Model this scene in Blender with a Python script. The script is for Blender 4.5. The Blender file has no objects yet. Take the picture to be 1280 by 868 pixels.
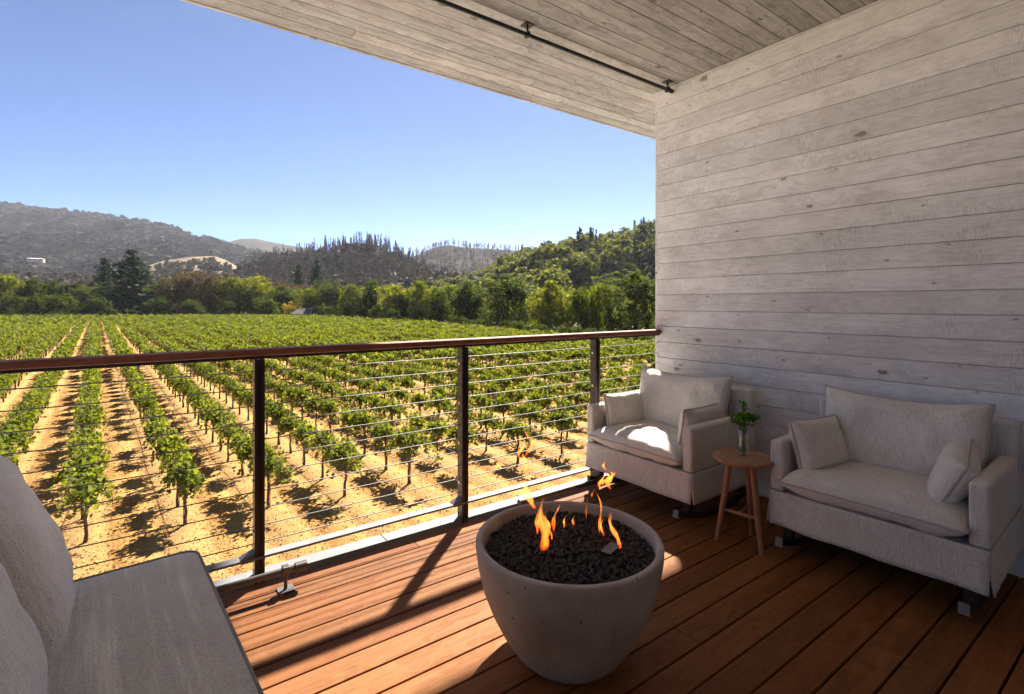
import bpy, math, random
import numpy as np
from mathutils import Vector, Matrix, noise as mnoise
R = math.radians
scene = bpy.context.scene
COL = scene.collection
random.seed(5)

# ------------------------------------------------------------------ camera, sky, sun
H = 1.28                      # eye height above the deck
F, HZ = 632.0, 379.0          # focal length and horizon row, pixels of the 1280 px photograph
FWD = (0.585, 0.811)          # view direction in plan
RGT = (0.811, -0.585)
cam_d = bpy.data.cameras.new('camera'); cam = bpy.data.objects.new('camera', cam_d); COL.objects.link(cam)
cam.location = (0, 0, H)
cam.rotation_euler = (R(90), 0, -math.atan2(FWD[0], FWD[1]))
cam_d.sensor_width = 36; cam_d.lens = F/1280*36
cam_d.shift_y = -(434-HZ)/1280
cam_d.clip_start = 0.02; cam_d.clip_end = 20000
scene.camera = cam

SUN_AZ, SUN_EL = R(42), R(47)     # azimuth from +X towards +Y
sdir = Vector((math.cos(SUN_AZ)*math.cos(SUN_EL), math.sin(SUN_AZ)*math.cos(SUN_EL), math.sin(SUN_EL)))
world = bpy.data.worlds.new('World'); scene.world = world; world.use_nodes = True
wn = world.node_tree; bg = wn.nodes['Background']
sky = wn.nodes.new('ShaderNodeTexSky'); sky.sky_type = 'NISHITA'; sky.sun_disc = False
sky.sun_elevation = SUN_EL; sky.sun_rotation = math.atan2(sdir.x, sdir.y)
sky.air_density = 0.7; sky.dust_density = 0.3; sky.ozone_density = 8.0; sky.altitude = 4000
wn.links.new(sky.outputs[0], bg.inputs[0]); bg.inputs[1].default_value = 0.05
sl = bpy.data.lights.new('sun', 'SUN'); sl.energy = 5.0; sl.angle = R(1.3); sl.color = (1.0, 0.94, 0.85)
so = bpy.data.objects.new('sun', sl); COL.objects.link(so); so.rotation_euler = (-sdir).to_track_quat('-Z', 'Y').to_euler()
scene.view_settings.view_transform = 'Standard'; scene.view_settings.look = 'None'
scene.view_settings.exposure = 2.1; scene.view_settings.gamma = 1; scene.view_settings.use_curve_mapping = False
scene.cycles.max_bounces = 10; scene.cycles.diffuse_bounces = 6; scene.cycles.transparent_max_bounces = 16
scene.cycles.sample_clamp_indirect = 6
scene.cycles.use_denoising = True

def P(px, py, d):             # photograph pixel at a depth -> point in the place
    c = (px-640)/F*d
    return Vector((RGT[0]*c+FWD[0]*d, RGT[1]*c+FWD[1]*d, H-(py-HZ)/F*d))
def plan(px, d): v = P(px, HZ, d); return v.x, v.y
GZ = -3.72                    # vineyard ground level

# ------------------------------------------------------------------ helpers
def tag(o, label=None, cat=None, group=None, kind=None):
    if label: o['label'] = label
    if cat: o['category'] = cat
    if group: o['group'] = group
    if kind: o['kind'] = kind
    return o
def empty(name, loc=(0,0,0), rz=0, **k):
    o = bpy.data.objects.new(name, None); COL.objects.link(o); o.location = loc; o.rotation_euler = (0,0,rz)
    o.empty_display_size = 0.1
    return tag(o, **k)
def copy_tree(o, parent=None):
    kids = [c for c in bpy.data.objects if c.parent == o]
    c = o.copy(); COL.objects.link(c); c.parent = parent
    for k in kids: copy_tree(k, c)
    return c

class MB:
    def __init__(s): s.v = []; s.f = []; s.r = []; s.uv = []; s.sm = []
    def add(s, vs, fs, rnd=0.0, uv=None, smooth=False):
        b = len(s.v); s.v += [tuple(v) for v in vs]; s.f += [tuple(i+b for i in f) for f in fs]
        s.r += [rnd]*len(vs); s.uv += uv if uv else [(0,0)]*len(vs); s.sm += [smooth]*len(fs)
        return s
    def box(s, a, b, rnd=0.0, m=None):
        x0,y0,z0 = a; x1,y1,z1 = b
        vs = [Vector(p) for p in ((x0,y0,z0),(x1,y0,z0),(x1,y1,z0),(x0,y1,z0),(x0,y0,z1),(x1,y0,z1),(x1,y1,z1),(x0,y1,z1))]
        if m is not None: vs = [m @ v for v in vs]
        return s.add(vs, [(0,3,2,1),(4,5,6,7),(0,1,5,4),(1,2,6,5),(2,3,7,6),(3,0,4,7)], rnd)
    def tube(s, pts, rad, n=10, caps=True, smooth=True, rnd=0.0):
        pts = [Vector(p) for p in pts]; rad = rad if isinstance(rad, (list,tuple)) else [rad]*len(pts)
        vs = []; fs = []; up = None
        for i, p in enumerate(pts):
            t = (pts[min(i+1,len(pts)-1)]-pts[max(i-1,0)]).normalized()
            if up is None: up = t.orthogonal().normalized()
            up = (up - t*up.dot(t)).normalized() if (up - t*up.dot(t)).length > 1e-5 else t.orthogonal().normalized()
            q = t.cross(up)
            for k in range(n):
                a = 2*math.pi*k/n; vs.append(p+(up*math.cos(a)+q*math.sin(a))*rad[i])
        for i in range(len(pts)-1):
            for k in range(n):
                k2 = (k+1) % n; fs.append((i*n+k, i*n+k2, (i+1)*n+k2, (i+1)*n+k))
        s.add(vs, fs, rnd, None, smooth)
        if caps:
            s.add(vs[:n], [tuple(reversed(range(n)))], rnd); s.add(vs[-n:], [tuple(range(n))], rnd)
        return s
    def lathe(s, prof, n=48, c=(0,0), rnd=0.0, smooth=True, closed=False):
        vs = []; fs = []
        for r, z in prof:
            for k in range(n):
                a = 2*math.pi*k/n; vs.append((c[0]+r*math.cos(a), c[1]+r*math.sin(a), z))
        for i in range(len(prof)-1):
            for k in range(n):
                k2 = (k+1) % n; fs.append((i*n+k, i*n+k2, (i+1)*n+k2, (i+1)*n+k))
        return s.add(vs, fs, rnd, None, smooth)
    def build(s, name, mat, parent=None, bevel=0.0, seg=2, subsurf=0, **k):
        me = bpy.data.meshes.new(name); me.from_pydata(s.v, [], s.f)
        at = me.attributes.new('rnd', 'FLOAT', 'POINT'); at.data.foreach_set('value', s.r)
        me.polygons.foreach_set('use_smooth', [bool(x) for x in s.sm])
        me.materials.append(mat); me.update()
        o = bpy.data.objects.new(name, me); COL.objects.link(o); o.parent = parent
        if bevel:
            w = o.modifiers.new('edge', 'BEVEL'); w.width = bevel; w.segments = seg; w.limit_method = 'ANGLE'; w.angle_limit = R(40)
            w.harden_normals = False
        if subsurf:
            w = o.modifiers.new('sub', 'SUBSURF'); w.levels = w.render_levels = subsurf
        return tag(o, **k)

def big_mesh(name, V, T, mat, parent=None, rnd=None, rgb=None, **k):
    """V (n,3) floats, T (m,3) triangles"""
    me = bpy.data.meshes.new(name); V = np.ascontiguousarray(V, np.float32); T = np.ascontiguousarray(T, np.int32)
    me.vertices.add(len(V)); me.vertices.foreach_set('co', V.ravel())
    m, w = T.shape
    me.loops.add(m*w); me.loops.foreach_set('vertex_index', T.ravel())
    me.polygons.add(m); me.polygons.foreach_set('loop_start', np.arange(0, m*w, w, dtype=np.int32))
    at = me.attributes.new('rnd', 'FLOAT', 'POINT'); at.data.foreach_set('value', np.ascontiguousarray(rnd if rnd is not None else np.zeros(len(V)), np.float32))
    me.materials.append(mat); me.update(calc_edges=True)
    o = bpy.data.objects.new(name, me); COL.objects.link(o); o.parent = parent
    return tag(o, **k)

# ------------------------------------------------------------------ materials
MATS = {}
class NT:
    def __init__(s, name, rough=0.6, color=(.5,.5,.5), spec=0.5, metal=0.0):
        s.m = bpy.data.materials.new(name); s.m.use_nodes = True; s.t = s.m.node_tree
        s.b = s.t.nodes['Principled BSDF']; s.out = s.t.nodes['Material Output']
        s.b.inputs['Roughness'].default_value = rough; s.b.inputs['Base Color'].default_value = (*color, 1)
        s.b.inputs['Metallic'].default_value = metal; s.b.inputs['Specular IOR Level'].default_value = spec
        MATS[name] = s.m
    def n(s, typ, **k):
        nd = s.t.nodes.new('ShaderNode'+typ)
        for a, v in k.items():
            if hasattr(nd, a): setattr(nd, a, v)
            else: nd.inputs[a.replace('_', ' ')].default_value = v
        return nd
    def l(s, a, b): s.t.links.new(a, b)
    def coord(s, scale=(1,1,1), kind='Object', add=None):
        tc = s.n('TexCoord'); mp = s.n('Mapping'); mp.inputs['Scale'].default_value = scale
        src = tc.outputs[kind]
        if add is not None:
            va = s.n('VectorMath', operation='ADD'); s.l(src, va.inputs[0]); s.l(add, va.inputs[1]); src = va.outputs[0]
        s.l(src, mp.inputs['Vector']); return mp.outputs[0]
    def noise(s, vec, scale=5, detail=4, rough=.5, dist=0.0):
        nd = s.n('TexNoise'); nd.inputs['Scale'].default_value = scale; nd.inputs['Detail'].default_value = detail
        nd.inputs['Roughness'].default_value = rough; nd.inputs['Distortion'].default_value = dist; s.l(vec, nd.inputs['Vector']); return nd.outputs['Fac']
    def ramp(s, fac, stops):
        nd = s.n('ValToRGB'); e = nd.color_ramp.elements
        while len(e) < len(stops): e.new(0.5)
        for el, (p, c) in zip(e, stops):
            el.position = p; el.color = (*c, 1) if len(c) == 3 else c
        s.l(fac, nd.inputs[0]); return nd.outputs[0]
    def mix(s, a, b, fac, mode='MIX'):
        nd = s.n('Mix', data_type='RGBA', blend_type=mode)
        for src, i in ((a, 6), (b, 7)):
            if isinstance(src, tuple): nd.inputs[i].default_value = (*src, 1)
            else: s.l(src, nd.inputs[i])
        if isinstance(fac, (int, float)): nd.inputs[0].default_value = fac
        else: s.l(fac, nd.inputs[0])
        return nd.outputs[2]
    def math(s, op, a, b=0.0, clamp=False):
        nd = s.n('Math', operation=op); nd.use_clamp = clamp
        for src, i in ((a, 0), (b, 1)):
            if isinstance(src, (int, float)): nd.inputs[i].default_value = src
            else: s.l(src, nd.inputs[i])
        return nd.outputs[0]
    def rnd(s): return s.n('Attribute', attribute_name='rnd').outputs['Fac']
    def bump(s, h, strength=.3, dist=.01):
        nd = s.n('Bump'); nd.inputs['Strength'].default_value = strength; nd.inputs['Distance'].default_value = dist
        s.l(h, nd.inputs['Height']); s.l(nd.outputs[0], s.b.inputs['Normal']); return nd
    def col(s, c): s.l(c, s.b.inputs['Base Color'])

def board_wood(name, axis, light, dark, knotc, rough, contrast=1.0, knots=True, board=0.12, saw=True, varamt=.25, redvar=None, spec=.3):
    """boards running along `axis` (0 = x, 1 = y); every board is shifted by its own random number"""
    s = NT(name, rough, light, spec)
    r = s.rnd(); cv = s.n('CombineXYZ'); s.l(s.math('MULTIPLY', r, 37.0), cv.inputs[0]); s.l(s.math('MULTIPLY', r, 91.0), cv.inputs[1]); s.l(s.math('MULTIPLY', r, 53.0), cv.inputs[2])
    along = [1.0, 1.0, 1.0]
    sc = [26.0, 26.0, 26.0]; sc[axis] = 1.3
    # knots: large soft cells that bend the grain
    ks = [5.0, 5.0, 5.0]; ks[axis] = 2.6
    kv = s.coord(tuple(ks), add=cv.outputs[0])
    vo = s.n('TexVoronoi'); vo.inputs['Scale'].default_value = 1.0; s.l(kv, vo.inputs['Vector']); kd = vo.outputs['Distance']
    warp = s.noise(s.coord((3,3,3), add=cv.outputs[0]), 1.6, 2)
    gv = s.coord(tuple(sc), add=cv.outputs[0])
    va = s.n('VectorMath', operation='ADD'); s.l(gv, va.inputs[0])
    wv = s.n('CombineXYZ')
    kk = s.math('DIVIDE', 0.10, s.math('ADD', kd, 0.05))
    ww = s.math('ADD', s.math('MULTIPLY', warp, 5.0), s.math('MULTIPLY', kk, 1.6 if knots else 0.3))
    for i in range(3):
        if i != axis: s.l(ww, wv.inputs[i])
    s.l(wv.outputs[0], va.inputs[1])
    g1 = s.noise(va.outputs[0], 1.0, 5, .62, .4)
    sc2 = [150.0]*3; sc2[axis] = 5.0
    g2 = s.noise(s.coord(tuple(sc2), add=cv.outputs[0]), 1.0, 3, .6)
    g = s.math('ADD', s.math('MULTIPLY', g1, .65), s.math('MULTIPLY', g2, .35))
    lo, hi = .5-.17/contrast, .5+.15/contrast
    base = s.ramp(g, [(lo, dark), (.5, tuple((a+b)/2*.55+a*.45 if False else a*.7+b*.3 for a, b in zip(light, dark))), (hi, light)])
    # per-board tone
    br = s.n('TexWhiteNoise', noise_dimensions='1D'); s.l(s.math('MULTIPLY', r, 917.0), br.inputs['W'])
    tone = s.ramp(br.outputs['Value'], [(0, (1-varamt,)*3), (1, (1.0+varamt*.35,)*3)])
    base = s.mix(base, tone, 1.0, 'MULTIPLY')
    if redvar:
        br2 = s.n('TexWhiteNoise', noise_dimensions='1D'); s.l(s.math('MULTIPLY', r, 331.0), br2.inputs['W'])
        base = s.mix(base, s.ramp(br2.outputs['Value'], [(0, redvar), (1, (1,1,1))]), .8, 'MULTIPLY')
    # broad patches of worn stain
    pt = s.noise(s.coord((1.6,1.6,1.6), add=cv.outputs[0]), 1.8, 4, .6)
    base = s.mix(base, s.ramp(pt, [(.33, (.80,.78,.76)), (.62, (1,1,1))]), .75, 'MULTIPLY')
    if knots:
        fs_ = [330.0]*3; fs_[axis] = 16.0
        fine = s.noise(s.coord(tuple(fs_), add=cv.outputs[0]), 1.0, 2, .6)
        base = s.mix(base, s.ramp(fine, [(.30, (.80,.79,.78)), (.52, (1,1,1)), (.72, (1.05,1.05,1.05))]), .9, 'MULTIPLY')
        ms = [26.0]*3; ms[axis] = 200.0
        sm = s.noise(s.coord(tuple(ms), add=cv.outputs[0]), 1.0, 2, .6)
        smk = s.ramp(s.noise(s.coord((2.2,2.2,2.2), add=cv.outputs[0]), 1.0, 3, .6), [(.48, (0,0,0)), (.62, (1,1,1))])
        base = s.mix(base, s.mix(base, (.70,.69,.68), 1.0, 'MULTIPLY'), s.math('MULTIPLY', smk, s.ramp(sm, [(.45, (0,0,0)), (.62, (.8,.8,.8))])))
        # small tight knots with a smear of darker grain round them
        for kscale, thr, amt, seed_ in ((1.0, .085, .85, 3.0), (2.1, .075, .7, 8.0)):
            kq = [7.0*kscale]*3; kq[axis] = 3.4*kscale
            nvec = s.n('TexNoise'); nvec.inputs['Scale'].default_value = 38.0; nvec.inputs['Detail'].default_value = 3; s.l(s.coord((1,1,1), add=cv.outputs[0]), nvec.inputs['Vector'])
            sc_ = s.n('VectorMath', operation='SCALE'); sc_.inputs['Scale'].default_value = .16; s.l(nvec.outputs['Color'], sc_.inputs[0])
            ad = s.n('VectorMath', operation='ADD'); s.l(s.coord(tuple(kq), add=cv.outputs[0]), ad.inputs[0]); s.l(sc_.outputs[0], ad.inputs[1])
            v2 = s.n('TexVoronoi'); v2.inputs['Scale'].default_value = 1.0; v2.inputs['Randomness'].default_value = 1.0; s.l(ad.outputs[0], v2.inputs['Vector'])
            w2 = s.n('TexWhiteNoise', noise_dimensions='4D'); w2.inputs['W'].default_value = seed_; s.l(v2.outputs['Position'], w2.inputs['Vector'])
            sz = s.math('MULTIPLY', s.math('SUBTRACT', w2.outputs['Value'], .30), thr*2.0)
            dd = s.math('SUBTRACT', v2.outputs['Distance'], sz)
            base = s.mix(base, (.42,.38,.35), s.math('MULTIPLY', s.ramp(dd, [(.0, (1,1,1)), (.11, (0,0,0))]), s.math('MULTIPLY', s.ramp(fine, [(.35, (1,1,1)), (.6, (.15,.15,.15))]), amt)))
            base = s.mix(base, knotc, s.math('MULTIPLY', s.ramp(dd, [(.0, (1,1,1)), (.022, (0,0,0))]), amt))
    s.col(base)
    h = s.math('ADD', g, s.math('MULTIPLY', g2, .6))
    if saw:
        sc3 = [9.0]*3; sc3[axis] = 190.0
        sw = s.noise(s.coord(tuple(sc3), add=cv.outputs[0]), 1.0, 2, .5)
        h = s.math('ADD', h, s.math('MULTIPLY', sw, .5))
    s.bump(h, .35, .004)
    rr = s.ramp(g, [(.3, (min(1,rough+.12),)*3), (.7, (max(0,rough-.08),)*3)]); s.l(rr, s.b.inputs['Roughness'])
    return s.m

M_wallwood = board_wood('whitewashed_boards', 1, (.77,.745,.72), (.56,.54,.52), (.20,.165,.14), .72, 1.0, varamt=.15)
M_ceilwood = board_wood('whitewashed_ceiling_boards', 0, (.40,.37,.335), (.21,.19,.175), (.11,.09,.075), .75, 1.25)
M_wallwood2 = board_wood('whitewashed_house_boards', 0, (.82,.82,.82), (.6,.6,.6), (.2,.17,.15), .75, 1.2)
M_deck = board_wood('oiled_hardwood_decking', 0, (.28,.118,.038), (.165,.062,.020), (.05,.02,.01), .66, 1.0, knots=False, saw=False, varamt=.38, redvar=(.95,.80,.70), spec=.12)

def simple(name, color, rough=.6, metal=0.0, spec=.5, var=0.0, vscale=20, bumpk=0.0, bscale=200):
    s = NT(name, rough, color, spec, metal)
    if var:
        f = s.noise(s.coord(), vscale, 4)
        s.col(s.mix(tuple(c*(1-var) for c in color), tuple(min(1,c*(1+var)) for c in color), s.ramp(f, [(.3,(0,0,0)),(.7,(1,1,1))])))
    if bumpk: s.bump(s.noise(s.coord(), bscale, 3), bumpk, .002)
    return s.m
M_rail = board_wood('oiled_rail_wood', 0, (.25,.085,.038), (.12,.035,.016), (.05,.02,.01), .6, 1.0, knots=False, saw=False, varamt=.1)
M_post = simple('dark_bronze_steel', (.045,.036,.032), .42, .6, .5, .15, 30, .05)
M_black = simple('black_steel', (.02,.02,.02), .4, .4, .5, .1, 30)
M_flash = simple('grey_metal_flashing', (.15,.147,.143), .7, .2, .5, .15, 8, .08, 40)
M_bronze = simple('weathered_rod_steel', (.12,.11,.10), .45, .7, .5, .2, 20)
M_cable = simple('stainless_cable', (.22,.21,.20), .6, .5)
M_bolt = simple('steel_bolt', (.6,.6,.6), .3, .9)
M_roof = simple('roof_membrane', (.3,.3,.3), .8)
M_darkwood = simple('dark_stained_wood', (.045,.025,.02), .45, 0, .5, .25, 25, .05)
M_plate = simple('brushed_label_plate', (.18,.17,.16), .7, .2, .4, .1, 30)
M_ink = simple('plate_print', (.12,.12,.12), .6)

def fabric(name, light, dark, speck=0.0, scale=330, stripes=False, rough=.95):
    s = NT(name, rough, light, .15)
    s.b.inputs['Sheen Weight'].default_value = .25; s.b.inputs['Sheen Roughness'].default_value = .5
    c1 = s.coord((scale, scale, scale))
    w1 = s.noise(s.coord((scale*1.6, scale*.35, scale*1.6)), 1, 2); w2 = s.noise(s.coord((scale*.35, scale*1.6, scale*.35)), 1, 2)
    f = s.math('ADD', s.math('MULTIPLY', w1, .5), s.math('MULTIPLY', w2, .5))
    c = s.ramp(f, [(.36, dark), (.56, light)])
    if speck:
        n3 = s.noise(s.coord(), scale*.55, 2, .6)
        c = s.mix(c, tuple(x*.25 for x in dark), s.ramp(n3, [(.60, (0,0,0)), (.70, (speck,)*3)]))
    if stripes:
        n4 = s.noise(s.coord((30, 1.2, 3)), 1, 4, .7)
        c = s.mix(c, tuple(min(1, x*1.35) for x in light), s.ramp(n4, [(.52, (0,0,0)), (.68, (.6,)*3)]))
    rb_ = s.noise(s.coord((190, 190, 16)), 1, 2, .6); c = s.mix(c, s.ramp(rb_, [(.35, (.80,.79,.78)), (.6, (1,1,1))]), .8, 'MULTIPLY')
    big = s.noise(s.coord(), 5, 3)
    c = s.mix(c, s.ramp(big, [(.3, (.9,.89,.88)), (.7, (1,1,1))]), 1.0, 'MULTIPLY')
    s.col(c)
    wr = s.noise(s.coord(), 11, 4, .6, 1.2)
    b1 = s.n('Bump'); b1.inputs['Strength'].default_value = .5; b1.inputs['Distance'].default_value = .012; s.l(wr, b1.inputs['Height'])
    b2 = s.n('Bump'); b2.inputs['Strength'].default_value = .5; b2.inputs['Distance'].default_value = .0015; s.l(f, b2.inputs['Height']); s.l(b1.outputs[0], b2.inputs['Normal'])
    s.l(b2.outputs[0], s.b.inputs['Normal'])
    return s.m
M_chairfab = fabric('greige_woven_slipcover', (.72,.665,.585), (.50,.455,.395), 0, 420)
M_cushfab = fabric('greige_woven_cushion', (.80,.74,.65), (.58,.53,.46), 0, 420)
M_seam = simple('cushion_piping', (.46,.42,.36), .95, 0, .1, .15, 200)
M_pillowfab = fabric('speckled_boucle', (.90,.875,.83), (.74,.715,.67), .8, 420)
M_seam2 = simple('pale_cushion_piping', (.62,.60,.56), .95, 0, .1, .2, 300)
M_seatfab = fabric('grey_striated_weave', (.68,.635,.56), (.42,.385,.335), 0, 420, True)
M_pipe = simple('grey_piping', (.26,.25,.235), .9, 0, .1)

s = NT('cast_concrete', .72, (.4,.38,.36), .3)
v = s.coord()
cl = s.noise(v, 5, 5, .6); sp = s.noise(v, 160, 2, .5)
c = s.ramp(cl, [(.3, (.33,.28,.235)), (.55, (.43,.38,.33)), (.7, (.52,.47,.42))])
c = s.mix(c, (.60,.57,.53), s.ramp(sp, [(.62, (0,0,0)), (.72, (.35,)*3)]))
vo = s.n('TexVoronoi'); vo.inputs['Scale'].default_value = 34; s.l(v, vo.inputs['Vector'])
wn_ = s.n('TexWhiteNoise', noise_dimensions='3D'); s.l(vo.outputs['Position'], wn_.inputs['Vector'])
rad_ = s.math('MULTIPLY', s.math('SUBTRACT', wn_.outputs['Value'], .74), .70)
pit = s.math('GREATER_THAN', rad_, vo.outputs['Distance'])
c = s.mix(c, (.10,.085,.075), s.math('MULTIPLY', pit, .85)); s.col(c)
s.bump(s.math('SUBTRACT', s.math('MULTIPLY', cl, .5), pit), .5, .004)
M_concrete = s.m
M_lava = simple('lava_rock', (.052,.043,.037), .85, 0, .3, .5, 60, .6, 300)
M_tablewood = board_wood('reddish_stool_wood', 0, (.42,.20,.10), (.24,.095,.045), (.08,.03,.02), .42, 1.0, knots=False, saw=False, varamt=.15)

def leafmat(name, cols, trans=.45, rough=.75, tint=(.75,1.0,.25), objvar=True):
    """cols: dark, mid, light leaf colours picked leaf by leaf"""
    s = NT(name, rough, cols[1], .06)
    r = s.rnd(); wnn = s.n('TexWhiteNoise', noise_dimensions='1D'); s.l(s.math('MULTIPLY', r, 777.0), wnn.inputs['W'])
    oi = s.n('ObjectInfo')
    f = wnn.outputs['Value']
    if objvar: f = s.math('ADD', s.math('MULTIPLY', f, .7), s.math('MULTIPLY', oi.outputs['Random'], .3))
    c = s.ramp(f, [(0, cols[0]), (.5, cols[1]), (1, cols[2])])
    s.col(c)
    tr = s.n('BsdfTranslucent'); s.l(s.mix(c, tint, .0), tr.inputs['Color'])
    tc = s.mix(c, tint, 1.0, 'MULTIPLY'); g = s.n('Gamma'); g.inputs[1].default_value = 1.0; s.l(tc, g.inputs[0])
    br = s.mix(tc, (0,0,0), 0.0); hs = s.n('HueSaturation'); hs.inputs['Value'].default_value = 1.85; hs.inputs['Saturation'].default_value = 1.05; s.l(br, hs.inputs['Color'])
    s.l(hs.outputs[0], tr.inputs['Color'])
    mx = s.n('MixShader'); mx.inputs[0].default_value = trans
    s.l(s.b.outputs[0], mx.inputs[1]); s.l(tr.outputs[0], mx.inputs[2]); s.l(mx.outputs[0], s.out.inputs[0])
    return s.m
M_vine = leafmat('vine_leaves', [(.050,.066,.018), (.115,.128,.032), (.23,.225,.07)], .42, tint=(.95,1.0,.25))
M_treeA = leafmat('dark_oak_leaves', [(.025,.034,.010), (.050,.064,.018), (.10,.115,.03)], .36, tint=(.95,1,.3))
M_treeB = leafmat('yellow_green_leaves', [(.05,.06,.014), (.115,.125,.026), (.25,.23,.045)], .42, tint=(.95,1,.3))
M_treeC = leafmat('russet_leaves', [(.05,.035,.018), (.085,.065,.03), (.13,.10,.045)], .25, tint=(1,.85,.5))
M_conif = leafmat('conifer_needles', [(.012,.022,.010), (.022,.036,.015), (.04,.055,.022)], .12, tint=(.9,1,.4))
M_yellow = leafmat('golden_shrub_leaves', [(.20,.16,.015), (.32,.25,.02), (.42,.34,.04)], .3, tint=(1,.95,.3))
M_burnt = leafmat('scorched_branches', [(.040,.034,.030), (.070,.058,.050), (.12,.095,.075)], .05, tint=(1,.9,.8))
M_bark = simple('bark', (.095,.062,.045), .9, 0, .2, .35, 8, .5, 30)
M_vinebark = simple('vine_bark', (.11,.065,.042), .9, 0, .2, .4, 14, .6, 60)
M_rust = simple('rusted_stake', (.16,.06,.035), .8, .2, .3, .3, 20)

# ------------------------------------------------------------------ the balcony: structure
WX, RY, CZ = 3.316, 2.60, 2.977        # side wall plane, railing line, ceiling height
EAVE = 3.353
XL, XR, YB = -3.4, 6.4, -2.6
def boards(name, mat, axis, lo, hi, start, stop, pitch, base, thick, gap, face, joints=0, bev=.0025, parent=None, seed=1, **k):
    """boards along `axis` from lo to hi; stacked from start to stop; face: 'z+','z-','x-','y+'"""
    rg = random.Random(seed); mb = MB(); c = start
    while c < stop-1e-4:
        e = min(c+pitch, stop); cuts = [lo]
        if joints:
            x = lo+rg.uniform(.3, 1)*joints
            while x < hi-.4: cuts.append(x); x += rg.uniform(.7, 1.2)*joints
        cuts.append(hi)
        for a, b in zip(cuts, cuts[1:]):
            r = rg.random(); dz = rg.uniform(-.0008, .0008)
            a2, b2 = a+(.0008 if a > lo else 0), b-(.0008 if b < hi else 0)
            if face == 'z+': mb.box((a2, c+gap/2, base-thick+dz), (b2, e-gap/2, base+dz), r)
            elif face == 'z-': mb.box((a2, c+gap/2, base+dz), (b2, e-gap/2, base+thick+dz), r)
            elif face == 'x-': mb.box((base+dz, a2, c+gap/2), (base+thick+dz, b2, e-gap/2), r)
            elif face == 'y+': mb.box((a2, base-thick+dz, c+gap/2), (b2, base+dz, e-gap/2), r)
        c = e
    return mb.build(name, mat, parent, bevel=bev, seg=2, **k)

# deck
boards('deck_floor', M_deck, 0, XL, WX-.004, 2.553-.119*43, 2.553, .119, 0.0, .03, .0075, 'z+', joints=3.2, bev=.003, seed=11, kind='structure')
mb = MB(); mb.box((XL, YB, -.30), (WX+3, 2.50, -.032)); mb.build('deck_slab', M_black, kind='structure')
mb = MB()
for a, b in ((XL, -.55), (-.548, 1.035), (1.037, 2.55), (2.552, WX+3)):
    mb.box((a, 2.578, -.30), (b, 2.668, .012))
mb.build('deck_edge_flashing', M_flash, bevel=.003, kind='structure')
# roof and ceiling
roof = empty('roof', (0, 0, 0), kind='structure')
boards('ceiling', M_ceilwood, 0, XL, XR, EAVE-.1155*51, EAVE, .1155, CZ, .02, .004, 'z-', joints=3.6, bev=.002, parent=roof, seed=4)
MB().box((XL, YB, CZ+.022), (XR, EAVE, CZ+.34)).build('roof_slab', M_roof, roof)
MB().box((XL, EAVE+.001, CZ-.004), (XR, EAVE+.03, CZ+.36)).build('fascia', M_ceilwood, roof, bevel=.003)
# unseen eave added above the roof, placed to shade the sofa end
MB().box((XL-3, EAVE-.6, 4.42), (3.30, 5.55, 4.56)).build('added_shade_eave', M_roof, roof)
MB().box((XL-3, EAVE-.6, CZ+.345), (3.15, EAVE-.45, 4.415)).build('added_eave_wall', M_ceilwood, roof)  # added wall that carries the unseen shading eave
# side wall of boards
wall = empty('wall', (0, 0, 0), kind='structure')
boards('wall_boards', M_wallwood, 1, YB+.2, 2.606, CZ-.124*26-.02, CZ-.002, .124, WX, .02, .0024, 'x-', joints=0, bev=.0026, parent=wall, seed=21)
MB().box((WX+.022, YB+.2, -.3), (WX+.16, 2.604, CZ-.002)).build('wall_core', M_wallwood, wall)
MB().box((WX+.001, 2.607, -.3), (WX+.18, 2.627, CZ-.003)).build('wall_end_trim', M_wallwood, wall, bevel=.002)
# building behind the camera, with its sliding door
hw = empty('house_wall', (0, 0, 0), kind='structure')
boards('wall_boards', M_wallwood2, 0, XL, -.9, 0.005, CZ-.002, .124, YB+.2, .02, .0045, 'y+', bev=.003, parent=hw, seed=31)
boards('wall_boards', M_wallwood2, 0, 2.3, WX, 0.005, CZ-.002, .124, YB+.2, .02, .0045, 'y+', bev=.003, parent=hw, seed=32)
boards('wall_boards', M_wallwood2, 0, -.898, 2.298, 2.35, CZ-.002, .124, YB+.2, .02, .0045, 'y+', bev=.003, parent=hw, seed=33)
M_bouncecurtain = simple('linen_bounce_curtain', (.78,.76,.73), .9, 0, .1)  # unseen pale curtains added over the door to bounce light back in
sd = empty('sliding_door', (.7, YB+.16, 0), kind='structure')
for a, b in ((-1.59, -.01), (.01, 1.59)):
    MB().box((a+.06, -.004, .08), (b-.06, .004, 2.28)).build('curtain', M_bouncecurtain, sd)
    fr = MB()
    fr.box((a, -.02, .01), (a+.058, .02, 2.34)); fr.box((b-.058, -.02, .01), (b, .02, 2.34)); fr.box((a+.06, -.02, .01), (b-.06, .02, .078)); fr.box((a+.06, -.02, 2.282), (b-.06, .02, 2.34))
    fr.build('door_frame', M_black, sd, bevel=.002)

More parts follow.
